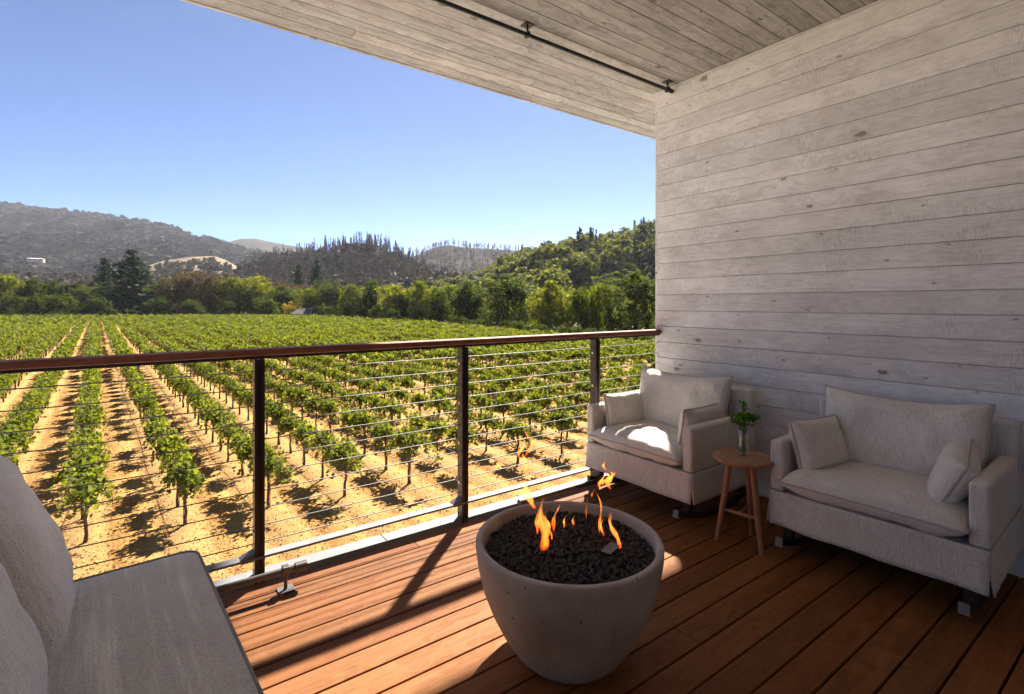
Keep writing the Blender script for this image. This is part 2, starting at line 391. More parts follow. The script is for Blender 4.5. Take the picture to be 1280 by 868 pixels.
# ------------------------------------------------------------------ ground, field
def hill_noise(x, y, s, o=4): return mnoise.fractal(Vector((x*s, y*s, 3.1)), 1.0, 2.0, o)
s = NT('dry_valley_ground', .95, (.2,.16,.08), .1)
v = s.coord()
n1 = s.noise(v, .01, 5, .6); n2 = s.noise(v, .2, 4, .6)
c = s.ramp(n1, [(.35, (.085,.085,.035)), (.5, (.16,.13,.06)), (.7, (.26,.19,.10))])
c = s.mix(c, s.ramp(n2, [(.3, (.7,.7,.7)), (.7, (1,1,1))]), 1.0, 'MULTIPLY'); s.col(c)
M_ground = s.m
mb = MB(); N = 24
gv = []; gf = []
for j in range(N+1):
    for i in range(N+1):
        gv.append((-6000+12000*i/N, -1500+11500*j/N, GZ-.05))
gf = [(j*(N+1)+i, j*(N+1)+i+1, (j+1)*(N+1)+i+1, (j+1)*(N+1)+i) for j in range(N) for i in range(N)]
mb.add(gv, gf).build('ground', M_ground, kind='structure')

s = NT('straw_coloured_soil', .95, (.4,.28,.14), .1)
v = s.coord()
n1 = s.noise(v, .5, 5, .65); n2 = s.noise(v, 5, 5, .7); n3 = s.noise(v, 32, 4, .7)
c = s.ramp(n1, [(.32, (.30,.135,.034)), (.5, (.38,.182,.046)), (.68, (.45,.242,.072))])
c = s.mix(c, (.30,.15,.06), s.ramp(n2, [(.52, (0,0,0)), (.68, (.75,)*3)]))
c = s.mix(c, (.55,.36,.15), s.ramp(n3, [(.52, (0,0,0)), (.66, (.8,)*3)]))
c = s.mix(c, (.20,.12,.055), s.ramp(s.noise(v, 14, 3, .6), [(.64, (0,0,0)), (.72, (.75,)*3)]))
tc_ = s.n('TexCoord'); mp_ = s.n('Mapping'); mp_.inputs['Rotation'].default_value = (0, 0, -.0625); s.l(tc_.outputs['Object'], mp_.inputs['Vector']); sx_ = s.n('SeparateXYZ'); s.l(mp_.outputs[0], sx_.inputs[0])
ph_ = s.math('MULTIPLY', s.math('ADD', s.math('ADD', sx_.outputs[0], 1.93), s.math('MULTIPLY', n1, .35)), 2*math.pi/1.742)
rowm = s.math('COSINE', ph_, 0); trk = s.math('COSINE', s.math('MULTIPLY', ph_, 2.0), 0)
c = s.mix(c, (.62,.60,.58), s.math('MULTIPLY', s.ramp(s.math('MULTIPLY', trk, -1.0), [(.35, (0,0,0)), (.9, (1,1,1))]), .0))
c = s.mix(c, (.30,.20,.085), s.math('MULTIPLY', s.ramp(rowm, [(.2, (0,0,0)), (.95, (1,1,1))]), .55))
c = s.mix(c, (.53,.33,.125), s.math('MULTIPLY', s.ramp(s.math('MULTIPLY', trk, -1.0), [(.3, (0,0,0)), (.9, (1,1,1))]), s.math('MULTIPLY', n2, .7)))
s.col(c)
s.bump(s.math('ADD', s.math('ADD', n3, s.math('MULTIPLY', n2, 2.0)), s.math('MULTIPLY', trk, 1.2)), 1.0, .05)
M_soil = s.m
# field outline: near edge, then the line where the trees begin
edge_px = [(-500, 190), (-250, 158), (0, 142), (160, 146), (330, 150), (400, 140), (455, 121), (520, 101), (565, 88), (620, 74), (677, 63), (750, 54), (822, 47.5), (950, 41), (1100, 36)]
outline = [plan(px, d) for px, d in edge_px]
near = [(40, 8.0), (-60, 8.0)]
poly = outline + [(36, 3.0), (-90, 3.0)]
def inside(x, y, poly=poly):
    c = False; n = len(poly); j = n-1
    for i in range(n):
        xi, yi = poly[i]; xj, yj = poly[j]
        if (yi > y) != (yj > y) and x < (xj-xi)*(y-yi)/(yj-yi)+xi: c = not c
        j = i
    return c
mb = MB(); mb.add([(x, y, GZ) for x, y in reversed(poly)], [tuple(range(len(poly)))]); mb.build('field_soil', M_soil, kind='structure')

s = NT('pale_bounce_gravel', .95, (.6,.58,.55), .1)  # pale gravel added below the deck, bounces light onto wall and ceiling
v = s.coord(); g1 = s.noise(v, 30, 4, .7); g2 = s.noise(v, .6, 4, .6)
s.col(s.mix(s.ramp(g1, [(.3, (.50,.47,.43)), (.6, (.76,.73,.69))]), s.ramp(g2, [(.35, (.88,.86,.82)), (.65, (1,1,1))]), 1.0, 'MULTIPLY')); s.bump(g1, .6, .01)
gp = []
xs = np.linspace(-70, 60, 120)
for x in xs: gp.append((x, 10.35-.08*x+mnoise.noise(Vector((x*.5, 0, 0)))*.35, GZ+.012))
MB().add([(x, -30, GZ+.012) for x in xs]+gp, [(i, i+1, 120+i+1, 120+i) for i in range(119)]).build('added_bounce_gravel', s.m, kind='structure')

# ------------------------------------------------------------------ vines
rng = np.random.default_rng(7)
def leaf_tris(C, size, rng, flat=.55, aspect=1.0):
    """folded leaves at centres C (n,3): 4 verts, 2 tris each"""
    n = len(C); u = rng.normal(size=(n,3)); u[:,2] *= .6; u /= np.linalg.norm(u, axis=1)[:,None]
    w = rng.normal(size=(n,3)); w[:,2] *= flat; nn = np.cross(u, w); nn /= np.linalg.norm(nn, axis=1)[:,None]; w = np.cross(nn, u)
    sz = (np.asarray(size)*rng.uniform(.65, 1.3, n))[:,None]
    fold = rng.uniform(.05, .4, n)[:,None]
    b = C-u*sz*.5; t = C+u*sz*.55; l = C+w*sz*.5*aspect+nn*sz*fold*.5-u*sz*.08; r = C-w*sz*.5*aspect+nn*sz*fold*.5-u*sz*.08
    V = np.stack([b, l, t, r], 1).reshape(-1, 3)
    i = np.arange(n)[:,None]*4; T = np.concatenate([i+np.array([[0,2,1]]), i+np.array([[0,3,2]])], 1).reshape(-1, 3)
    rn = np.repeat(rng.random(n), 4)
    return V, T, rn
def vine_centres(rng, nshoot, nleaf, L=1.0):
    pts = []; shoots = []
    for k in range(nshoot):
        x0 = rng.uniform(-.48, .48); az = rng.uniform(0, 2*math.pi); up = rng.uniform(.35, 1.0)
        d = np.array([math.cos(az)*.75, math.sin(az)*.45, up]); d /= np.linalg.norm(d)
        ln = rng.uniform(.38, .85)*L; p = np.array([x0, 0, rng.uniform(.93, 1.08)]); path = [p.copy()]
        m = max(4, nleaf//nshoot)
        for q in range(m):
            d = d+np.array([rng.normal()*.06, rng.normal()*.06, -.085*(6/ m if m<6 else 1)*1.1*(q/m+.3)*2]); d /= np.linalg.norm(d)
            p = p+d*ln/m; path.append(p.copy())
            pts.append(p+rng.normal(size=3)*np.array([.06, .06, .055]))
        shoots.append(path)
    return np.array(pts), shoots
rows_dir = np.array([-.0625, .998]); rows_n = np.array([.998, .0625])
ROWANG = math.atan2(rows_dir[1], rows_dir[0])
NVAR = 7
vparts = []
for k in range(NVAR):
    rg = np.random.default_rng(100+k)
    C, sh = vine_centres(rg, 17+k % 3*2, 580)
    core = rg.normal(size=(80,3))*np.array([.28,.14,.14])+np.array([0,0,1.16])
    V, T, rn = leaf_tris(np.concatenate([C, core]), .108, rg)
    tm = MB(); rr = random.Random(k)
    pts = [(rr.uniform(-.03,.03)*1.5*(i/6)**.5+math.sin(i*.9+k)*.02, rr.uniform(-.02,.02), -.02+i*.158) for i in range(7)]
    tm.tube(pts, [.05,.038,.036,.034,.034,.036,.045], 7)
    h = pts[-1]
    for sx in (-1, 1):
        tm.tube([h, (h[0]+sx*.14, .01, .98), (h[0]+sx*.32, rr.uniform(-.02,.02), 1.0), (sx*.52, 0, .99)], [.034,.028,.022,.014], 6)
    for p in sh[::2]: tm.tube([tuple(q) for q in p[::3]], [.007]*len(p[::3]), 4, caps=False)
    st = MB(); st.tube([(.05, .035, -.02), (.05, .035, 1.45)], .009, 6)
    vparts.append((V, T, rn, tm, st))
protos = []
for k, (V, T, rn, tm, st) in enumerate(vparts):
    r = empty('grapevine', (0,0,0))
    tm.build('trunk', M_vinebark, r)
    big_mesh('foliage', V, T, M_vine, r, rn)
    if k % 3 != 1: st.build('stake', M_rust, r)
    protos.append(r)
SP_R, SP_V = 1.742, 1.55
spots = []
for i in range(-70, 40):
    # rows counted from the one whose end vine stands at X=-1.08
    x0 = -1.08+i*SP_R; y0 = 13.66-.085*(x0+1.08)
    for j in range(0, 120):
        rx = x0+rows_dir[0]*j*SP_V; ry = y0+rows_dir[1]*j*SP_V
        rg = random.Random(i*1000+j)
        rx += rg.uniform(-.06,.06); ry += rg.uniform(-.18,.18)
        if rg.random() < .03: continue
        if not inside(rx, ry): continue
        d = FWD[0]*rx+FWD[1]*ry; c = RGT[0]*rx+RGT[1]*ry
        if d < 5: continue
        t = c/d
        if t < -1.16 or t > .56: continue
        spots.append((d, rx, ry, rg.random(), i, j))
spots.sort()
NEAR = 300
LAB_V = 'bushy green grapevine standing within its vineyard row, behind the vine at the near end'
ORD = ['first','second','third','fourth','fifth','sixth','seventh','eighth','ninth','tenth','eleventh','twelfth','thirteenth','fourteenth']
first_j = {}
for (d, x, y, r, i, j) in spots: first_j[i] = min(j, first_j.get(i, 999))
row_end = {(i, j) for i, j in first_j.items()}
px_end_of = {i: 640+F*(RGT[0]*x+RGT[1]*y)/d for (d, x, y, r, i, j) in spots if (i, j) in row_end}
px_end = [p for p in px_end_of.values() if 0 < p < 730]
for q, (d, x, y, r, i, j) in enumerate(spots[:NEAR]):
    src = protos[q % NVAR] if q < NVAR else protos[int(r*NVAR) % NVAR]
    o = src if q < NVAR else copy_tree(src)
    o.location = (x, y, GZ); o.rotation_euler = (0, 0, ROWANG+(math.pi if r > .5 else 0)+(r-.5)*.3)
    sc = .92+.2*((r*7.3) % 1); o.scale = (sc*.92, sc*.86, sc*1.02)
    px_ = 640+F*(RGT[0]*x+RGT[1]*y)/d
    if (i, j) in row_end and 0 < px_ < 730:
        nth = ORD[sorted(px_end).index((px_end_of[i]))]
        tag(o, 'grapevine at the near end of its row, '+nth+' row end from the left', 'grapevine', 'grapevines planted in rows')
    else: tag(o, LAB_V, 'grapevine', 'grapevines planted in rows')
# drip hoses slung along the nearer rows
M_hose = simple('black_drip_hose', (.03,.028,.026), .7)
for i in range(-6, 12):
    ys = sorted([(j, x, y) for (d, x, y, r, ii, j) in spots[:900] if ii == i])
    if len(ys) < 4: continue
    pts = [(x, y, GZ+.46+.03*math.sin(j*2.1)) for j, x, y in ys]
    MB().tube(pts, .009, 5, caps=False).build('drip_hose', M_hose, None, label='thin black drip hose slung between vine trunks along one vineyard row', cat='drip hose', group='drip hoses of the vine rows')
# the rest of the field: one mass
far = spots[NEAR:]
Vs, Ts, Rs, TV, TT = [], [], [], [], []
off = 0; toff = 0
lod = []
for k in range(10):
    rg = np.random.default_rng(500+k); C, _ = vine_centres(rg, 16, 300); core = rg.normal(size=(60,3))*np.array([.34,.15,.15])+np.array([0,0,1.16])
    C = np.concatenate([C, core]); lod.append((*leaf_tris(C, .165, rg), *leaf_tris(C[::3], .29, rg)))
prism = np.array([[-.035,-.035,-.02],[.035,-.035,-.02],[.035,.035,-.02],[-.035,.035,-.02],[-.03,-.03,1.0],[.03,-.03,1.0],[.03,.03,1.0],[-.03,.03,1.0]])
ptri = np.array([[0,1,5],[0,5,4],[1,2,6],[1,6,5],[2,3,7],[2,7,6],[3,0,4],[3,4,7]])
for (d, x, y, r, i, j) in far:
    L = lod[int(r*10) % 10]; V, T, rn = (L[0], L[1], L[2]) if d < 70 else (L[3], L[4], L[5])
    a = ROWANG+(r-.5)*.4+(math.pi if (r*3) % 1 > .5 else 0); ca, sa = math.cos(a), math.sin(a); sc = .95+.3*((r*7.3) % 1)
    Rm = np.array([[ca,-sa,0],[sa,ca,0],[0,0,1]]).T
    Vs.append((V*np.array([sc*1.05, sc*(.84+.24*min(1, max(0, (d-40)/60))), sc*1.04])) @ Rm+np.array([x, y, GZ])); Ts.append(T+off); Rs.append(rn); off += len(V)
    if d < 90:
        TV.append(prism+np.array([x, y, GZ])); TT.append(ptri+toff); toff += 8
fv = big_mesh('vineyard_rows', np.concatenate(Vs), np.concatenate(Ts), M_vine, None, np.concatenate(Rs), label='mass of green vine rows running back across the vineyard to the trees', cat='vineyard', kind='stuff')
big_mesh('vine_trunks', np.concatenate(TV), np.concatenate(TT), M_vinebark, fv)
# dry stubble between the rows
n = 26000
xy = []
for k in range(n):
    d = 8.5+(rng.random()**1.7)*34; px = rng.uniform(-60, 900); x, y = plan(px, d)
    if inside(x, y): xy.append((x, y))
xy = np.array(xy); C = np.column_stack([xy, np.full(len(xy), GZ+.018)])+np.repeat(rng.normal(size=(len(xy)//13+1,3))*np.array([.0,.0,0]), 13, 0)[:len(xy)]
s = NT('straw_stubble', .9, (.5,.36,.17), .1)
wnn = s.n('TexWhiteNoise', noise_dimensions='1D'); s.l(s.math('MULTIPLY', s.rnd(), 777.0), wnn.inputs['W'])
s.col(s.ramp(wnn.outputs['Value'], [(0, (.24,.14,.055)), (.5, (.42,.26,.10)), (1, (.54,.38,.16))])); M_straw = s.m
V, T, rn = leaf_tris(C, .055, rng, .5, .5)
big_mesh('dry_grass', V, T, M_straw, None, rn, label='dry straw coloured stubble scattered on the vineyard soil', cat='dry grass', kind='stuff')

# ------------------------------------------------------------------ trees
def crown_mesh(seed, w, h, z0, nleaf, size, lobes=11):
    """uneven crown of leaf clumps; w radius, h height, z0 bottom"""
    rg = np.random.default_rng(seed); cs = []
    for k in range(lobes):
        a = rg.uniform(0, 6.28); q = rg.uniform(.1, .80)*w; z = z0+h*rg.uniform(.15, .80)
        cs.append((q*math.cos(a)*1.1, q*math.sin(a)*1.1, z, w*rg.uniform(.30, .50), h*rg.uniform(.16,.27)))
    cs.append((0, 0, z0+h*.55, w*.62, h*.36)); cs.append((0,0,z0+h*.8, w*.4, h*.2))
    per = nleaf//len(cs); P_ = []
    for (x, y, z, r1, r2) in cs:
        # clumps of leaves on each lobe
        ncl = 26
        dirs = rg.normal(size=(ncl,3)); dirs /= np.linalg.norm(dirs, axis=1)[:,None]
        rad = rg.uniform(.6, 1.08, ncl)[:,None]
        cc = np.array([x,y,z])+dirs*rad*np.array([r1,r1,r2])
        idx = rg.integers(0, ncl, per)
        P_.append(cc[idx]+rg.normal(size=(per,3))*np.array([r1,r1,r2*1.1])*.15)
    return leaf_tris(np.concatenate(P_), size, rg, .8)
def limb_mb(seed, h, w, z1, r0):
    rr = random.Random(seed); m = MB()
    m.tube([(0,0,-.3), (rr.uniform(-.1,.1)*w*.3,0,z1*.5), (0,0,z1), (rr.uniform(-.1,.1)*w,0,h*.7)], [r0*1.25, r0, r0*.8, r0*.25], 8)
    for k in range(6):
        a = k*1.05+rr.random(); zz = z1*rr.uniform(.8, 1.3); q = w*rr.uniform(.45,.75)
        m.tube([(0,0,zz), (q*.4*math.cos(a), q*.4*math.sin(a), zz+h*.15), (q*math.cos(a), q*math.sin(a), zz+h*rr.uniform(.2,.4))], [r0*.5, r0*.3, r0*.1], 6)
    return m
# broadleaf templates of unit height 1
TREE = {}
def tree_template(kind, seed, mat, w, z0, nleaf, size, lobes=11):
    V, T, rn = crown_mesh(seed, w, 1-z0, z0, nleaf, size, lobes)
    V[:,2] = np.minimum(V[:,2], 1.02)
    t = empty('oak_tree' if kind != 'shrub' else 'shrub')
    limb_mb(seed, 1, w, max(z0, .12)*1.3, .028).build('trunk', M_bark, t)
    big_mesh('crown', V, T, mat, t, rn)
    TREE.setdefault(kind, []).append(t)
for sd_ in range(4): tree_template('dark', 10+sd_, M_treeA, .40, .06, 7000, .032)
for sd_ in range(4): tree_template('light', 20+sd_, M_treeB, .40, .06, 6500, .032)
for sd_ in range(2): tree_template('russet', 30+sd_, M_treeC, .42, .08, 5200, .032)
for sd_ in range(2): tree_template('shrub', 40+sd_, M_treeA, .62, .0, 4200, .05)
for sd_ in range(1): tree_template('gold', 45+sd_, M_yellow, .60, .0, 3500, .05, 14)
def conifer(seed, mat, w, nb, size, name='conifer_tree', droop=.25, sparse=1.0, z0=.1):
    rg = np.random.default_rng(seed); C = []
    for k in range(nb):
        z = z0+(1-z0)*(k/nb)**.9; L = w*(1-z)**.8*rg.uniform(.6, 1.15)+.012; a = rg.uniform(0, 6.28)
        m = max(3, int(26*L/w*sparse))
        tt = rg.random(m)**.7
        C.append(np.column_stack([tt*L*math.cos(a), tt*L*math.sin(a), z-tt*L*droop+0*tt])+rg.normal(size=(m,3))*np.array([.014,.014,.008])*1.3)
    V, T, rn = leaf_tris(np.concatenate(C), size, rg, .35)
    t = empty(name)
    MB().tube([(0,0,-.02), (0,0,.5), (0,0,.985)], [.017,.010,.002], 7).build('trunk', M_bark if mat != M_burnt else M_burnt, t)
    big_mesh('crown', V, T, mat, t, rn)
    return t
TREE['conifer'] = [conifer(60, M_conif, .33, 230, .035), conifer(61, M_conif, .26, 200, .035)]
TREE['burnt'] = [conifer(70+k, M_burnt, .085+.02*k, 60, .032, 'burnt_pine_tree', .1, .45+.2*k, .28) for k in range(4)]
used = set()
def place_tree(kind, px, top, wpx, d, seed, label, cat, group=None, base=None, name=None, zb=None):
    src = TREE[kind][seed % len(TREE[kind])]
    if src.name in used: o = copy_tree(src)
    else: o = src; used.add(src.name)
    x, y = plan(px, d); zb = GZ-.05 if zb is None else zb
    hgt = H-(top-HZ)/F*d-zb
    unit = {'dark': .74, 'light': .74, 'russet': .78, 'shrub': 1.5, 'gold': 1.45, 'conifer': (.62, .50)[seed % 2], 'burnt': .2}[kind]
    wid = wpx/F*d/unit
    o.location = (x, y, zb); o.rotation_euler = (0, 0, seed*1.7); o.scale = (wid, wid, hgt)
    tag(o, label, cat, group)
    return o
G1 = 'trees along the far side of the vineyard'
# individually recognisable trees (px, top row, width px, distance)
T_ = [
 ('light', 6, 343, 44, 158, 'olive green tree standing at the left end of the tree line'),
 ('dark', 40, 347, 40, 160, 'dark oak second from the left end of the tree line'),
 ('dark', 66, 352, 30, 165, 'small dark oak between the left oak and the twin cypresses'),
 ('conifer', 131, 323, 44, 190, 'thin brownish conifer standing left of the big dark conifer'),
 ('conifer', 165, 313, 84, 165, 'big dark triangular conifer towering over the vineyard tree line'),
 ('dark', 205, 352, 40, 175, 'dark oak at the right foot of the big conifer'),
 ('russet', 228, 338, 46, 170, 'olive brown oak with open crown right of the big conifer'),
 ('russet', 258, 337, 48, 168, 'russet oak in the middle of the left half of the tree line'),
 ('dark', 280, 350, 30, 172, 'dark green tree tucked behind the russet oak'),
 ('light', 299, 346, 44, 165, 'round topped green tree with slender trunks right of the russet oak'),
 ('light', 327, 346, 40, 165, 'second round topped green tree beside its slender trunked twin'),
 ('russet', 352, 350, 36, 175, 'brown leaved tree right of the two round green trees'),
 ('conifer', 373, 329, 26, 200, 'narrow dark conifer, left one of a pair over the grey roof'),
 ('conifer', 396, 326, 34, 195, 'broader dark conifer, right one of a pair over the grey roof'),
 ('light', 391, 361, 34, 158, 'yellow green tree rising behind the small grey roofed house'),
 ('dark', 415, 350, 44, 160, 'dark tree immediately right of the grey roofed house'),
 ('light', 441, 356, 40, 140, 'sunlit olive tree, first right of the dark tree by the house'),
 ('dark', 466, 349, 36, 133, 'shaded oak between two sunlit olive trees'),
 ('light', 496, 357, 44, 122, 'yellow green tree above the second rail post from the left'),
 ('light', 526, 352, 34, 112, 'low yellowish tree between the mid posts of the railing'),
 ('dark', 551, 362, 34, 106, 'small dark tree left of the tall dark oak'),
 ('dark', 585, 350, 46, 98, 'tall dark oak right of the middle rail post'),
 ('dark', 634, 346, 56, 88, 'widest dark green oak of the right half of the tree line'),
 ('light', 687, 352, 54, 80, 'broad yellow green oak in the right half of the tree line'),
 ('dark', 727, 359, 34, 76, 'narrow dark oak between two yellow green trees'),
 ('light', 749, 353, 36, 72, 'pale yellow green tree above the third rail post'),
 ('dark', 794, 342, 62, 68, 'large dark oak touching the edge of the white board wall'),
 ('dark', 860, 345, 60, 62, 'dark oak hidden behind the board wall'),
]
for q, (kd, px, top, w, d, lab) in enumerate(T_):
    if px > 840: lab = None; continue
    sd_ = q if kd != 'conifer' else (0 if px in (165, 396) else 1)
    place_tree(kd, px, top, w*1.12, d, sd_, lab, 'tree', G1)
for q, (px, top, d) in enumerate(((862, 344, 62), (920, 342, 57), (985, 340, 52), (1050, 338, 47))): place_tree(('dark', 'light')[q % 2], px, top, 70, d, q+2, 'oak standing beyond the end of the board wall, out of the balcony view', 'tree', 'oaks hidden by the board wall')
SH = [(45, 367, 50, 150, 'low dark shrub at the vineyard edge under the left oaks'), (80, 366, 50, 152, 'low shrub at the vineyard edge below the twin cypresses'), (120, 369, 56, 150, 'rounded shrub at the foot of the thin conifer'),
      (12, 368, 40, 150, 'olive shrub at the far left of the vineyard edge'), (196, 371, 46, 156, 'shrub at the right foot of the big conifer'), (240, 374, 40, 156, 'shrub below the russet oaks'), (333, 371, 46, 153, 'dark rounded shrub left of the golden bush'), (285, 376, 36, 156, 'small shrub under the round topped trees')]
for q, (px, top, w, d, lab) in enumerate(SH): place_tree('shrub', px, top, w, d, q, lab, 'shrub', 'shrubs along the vineyard edge')
place_tree('gold', 364, 377, 25, 152, 0, 'round golden yellow bush beside the grey roofed house', 'shrub')
for q, (px, w) in enumerate(((77, 6), (84, 5))):
    t = conifer(90+q, M_conif, .12, 160, .045, 'cypress_tree', -.4, .6, .02)
    x, y = plan(px, 158); t.location = (x, y, GZ); hg = H-(357-HZ)/F*158-GZ; t.scale = (hg*.8, hg*.8, hg)
    tag(t, ('left' if q == 0 else 'right')+' one of two slim dark cypresses behind the low shrubs', 'tree', 'pair of slim cypresses')
# filler trees behind the line: individually modelled but one look
SHORT = ['leftmost olive tree', 'second dark oak', 'small dark oak by the cypresses', 'thin conifer', 'big dark conifer', 'oak at the big conifer', 'open crowned oak', 'russet oak', 'tree beside the russet oak', 'first round green tree', 'second round green tree', 'brown leaved tree', 'left conifer of the pair', 'right conifer of the pair', 'yellow green tree by the house', 'dark tree by the house', 'first sunlit olive tree', 'shaded oak', 'tree over the second post', 'low yellowish tree', 'small dark tree', 'tall dark oak', 'widest dark oak', 'broad yellow green oak', 'narrow dark oak', 'pale tree over the third post', 'large oak at the wall']
rg = random.Random(77); done = {}
for k in range(44):
    px = -50+k*20.5+rg.uniform(-6, 6)
    if px > 850: break
    dl = np.interp(px, [e[0] for e in edge_px], [e[1] for e in edge_px])
    d = dl+rg.uniform(22, 45)
    kd = rg.choice(['dark', 'dark', 'light', 'russet']) if px < 420 else rg.choice(['dark', 'light', 'light'])
    top = (358+rg.uniform(-5, 6)) if px < 430 else (360+rg.uniform(-4, 6))
    nm = SHORT[min(range(27), key=lambda q: abs(T_[q][1]-px))]; done[nm] = done.get(nm, 0)+1
    lab = {'dark': 'dark oak', 'light': 'pale green tree', 'russet': 'brownish tree'}[kd]+[' partly hidden behind the ', ' farther back, partly behind the ', ' at the rear side of the '][min(done[nm], 3)-1]+nm
    place_tree(kd, px, top, 52+rg.uniform(-8, 14), d, int(rg.random()*90), lab, 'tree', 'trees of the second rank beyond the vineyard')
# undergrowth closing the foot of the tree line
for k in range(25):
    px = 398+k*18+rg.uniform(-4, 4)
    if px > 838: break
    dl = np.interp(px, [e[0] for e in edge_px], [e[1] for e in edge_px])
    row = HZ+(H-GZ)/(dl+6)*F
    place_tree('shrub', px, row-rg.uniform(15, 24), 34, dl+rg.uniform(5, 10), k, 'dark shrub at the shaded foot of the trees on the right side of the vineyard', 'shrub', 'shrubs at the foot of the right hand trees')

# ------------------------------------------------------------------ hills
def hillmat(name, a, b, c3, scale, tanc=None, tanlo=.62, speck=.5):
    s = NT(name, .95, a, .1)
    v = s.coord()
    n1 = s.noise(v, scale, 6, .62); n2 = s.noise(v, scale*9, 4, .7); n3 = s.noise(s.coord((1,1,.35)), scale*34, 3, .7)
    c = s.ramp(n1, [(.34, a), (.5, b), (.66, c3)])
    c = s.mix(c, s.ramp(n2, [(.35, (.55,.55,.55)), (.65, (1.0,1.0,1.0))]), speck, 'MULTIPLY')
    c = s.mix(c, s.ramp(n3, [(.40, (.45,.45,.45)), (.62, (1.0,1.0,1.0))]), speck, 'MULTIPLY')
    if tanc: c = s.mix(c, tanc, s.ramp(s.noise(v, scale*1.7, 3, .5), [(tanlo, (0,0,0)), (tanlo+.07, (.9,)*3)]))
    s.col(c); s.b.inputs['Specular IOR Level'].default_value = 0.0; s.bump(n3, .35, .8)
    return s.m
HILL = {}
def hill(name, ridge, dbase, mat, back=500, rough=6.0, nu=120, nv=26, seed=0, pw=1.15, zbase=None):
    """ridge: (px, row, distance) points; the hill rises from dbase to the ridge and falls again behind"""
    zb = GZ-1.5 if zbase is None else zbase
    pxs = [r[0] for r in ridge]; vs = []; fs = []
    def surf(px, v):
        row = np.interp(px, pxs, [r[1] for r in ridge]); dr = np.interp(px, pxs, [r[2] for r in ridge])
        zr = H-(row-HZ)/F*dr
        db = dbase if not callable(dbase) else dbase(px)
        if v <= 1: d = db+(dr-db)*v; z = zb+(zr-zb)*(v**pw)
        else: d = dr+back*(v-1); z = zr-(zr-zb)*(v-1)**1.3
        x, y = plan(px, d)
        k = math.sin(min(v,1)*math.pi)**.7 if v < 1 else .0
        z += rough*k*hill_noise(x+seed*77, y, 1/ (dr*.10), 5)*1.6
        z += rough*.10*hill_noise(x+seed*31, y, 1/(dr*.012), 3)*(1 if v > .05 else 0)
        return Vector((x, y, z))
    for j in range(nv+1):
        v = j/nv*1.5
        for i in range(nu+1):
            vs.append(surf(pxs[0]+(pxs[-1]-pxs[0])*i/nu, v))
    W = nu+1
    fs = [(j*W+i, j*W+i+1, (j+1)*W+i+1, (j+1)*W+i) for j in range(nv) for i in range(nu)]
    mb = MB(); mb.add(vs, fs, 0, None, True); o = mb.build(name, mat, kind='structure')
    HILL[name] = surf
    return surf
M_hA = hillmat('grey_brown_chaparral', (.034,.025,.018), (.046,.034,.024), (.062,.046,.031), .006, (.10,.08,.06), .68, .3)
M_hB = hillmat('burnt_hillside', (.050,.042,.032), (.10,.07,.05), (.26,.17,.11), .012, (.42,.29,.17), .56, .5)
M_hT = hillmat('dry_grass_slope', (.20,.16,.105), (.26,.20,.13), (.16,.13,.085), .02, None, .6, .25)
M_hC = hillmat('far_wooded_hill', (.035,.030,.024), (.05,.042,.032), (.085,.066,.048), .01, (.15,.11,.08), .68, .3)
M_hD = hillmat('green_oak_hill', (.045,.05,.018), (.07,.075,.028), (.11,.10,.045), .02, (.16,.13,.07), .64, .6)
sA = hill('hills_far_left', [(-420,262,1750),(-200,238,1750),(-60,248,1700),(0,254,1700),(30,257,1700),(60,261,1700),(130,269,1650),(185,277,1600),(215,285,1550),(250,296,1500),(280,303,1450),(330,318,1400),(420,345,1300)], 620, M_hA, 900, 26, 170, 44, 1)
sA2 = hill('hills_far_middle', [(250,318,2400),(285,301,2400),(300,297,2400),(320,297,2400),(345,303,2400),(400,312,2400),(470,320,2400),(600,335,2300)], 1500, M_hC, 700, 14, 90, 20, 2)
sC = hill('hills_far_right', [(470,335,1150),(520,318,1150),(545,308,1150),(562,306,1150),(585,309,1150),(620,311,1150),(655,313,1150),(700,322,1150),(800,330,1100)], 560, M_hC, 500, 12, 80, 22, 3)
sT = hill('dry_grass_slope', [(100,358,700),(170,336,700),(205,325,700),(240,320,700),(268,319,700),(282,324,690),(300,335,680),(330,356,660)], 480, M_hT, 200, 5, 60, 16, 4)
sB = hill('burnt_hill', [(270,362,520),(290,342,520),(310,333,520),(350,322,520),(385,318,520),(410,312,510),(440,309,500),(475,311,490),(500,320,480),(525,333,470),(560,350,450),(600,366,430)], 300, M_hB, 220, 6, 110, 26, 5)
sF = hill('valley_slope', [(-420,352,480),(-100,352,480),(60,350,470),(160,354,460),(260,356,450),(330,352,440),(420,350,420),(520,352,380),(640,356,330)], 250, M_hB, 160, 4, 120, 16, 7)
sD = hill('green_hill', [(540,372,360),(575,362,360),(605,349,360),(630,335,350),(655,325,345),(700,317,340),(740,310,335),(780,303,330),(822,294,320),(880,284,320),(980,276,320),(1150,280,320)], lambda px: 125 if px > 700 else 125+(700-px)*.35, M_hD, 260, 6, 130, 30, 6)

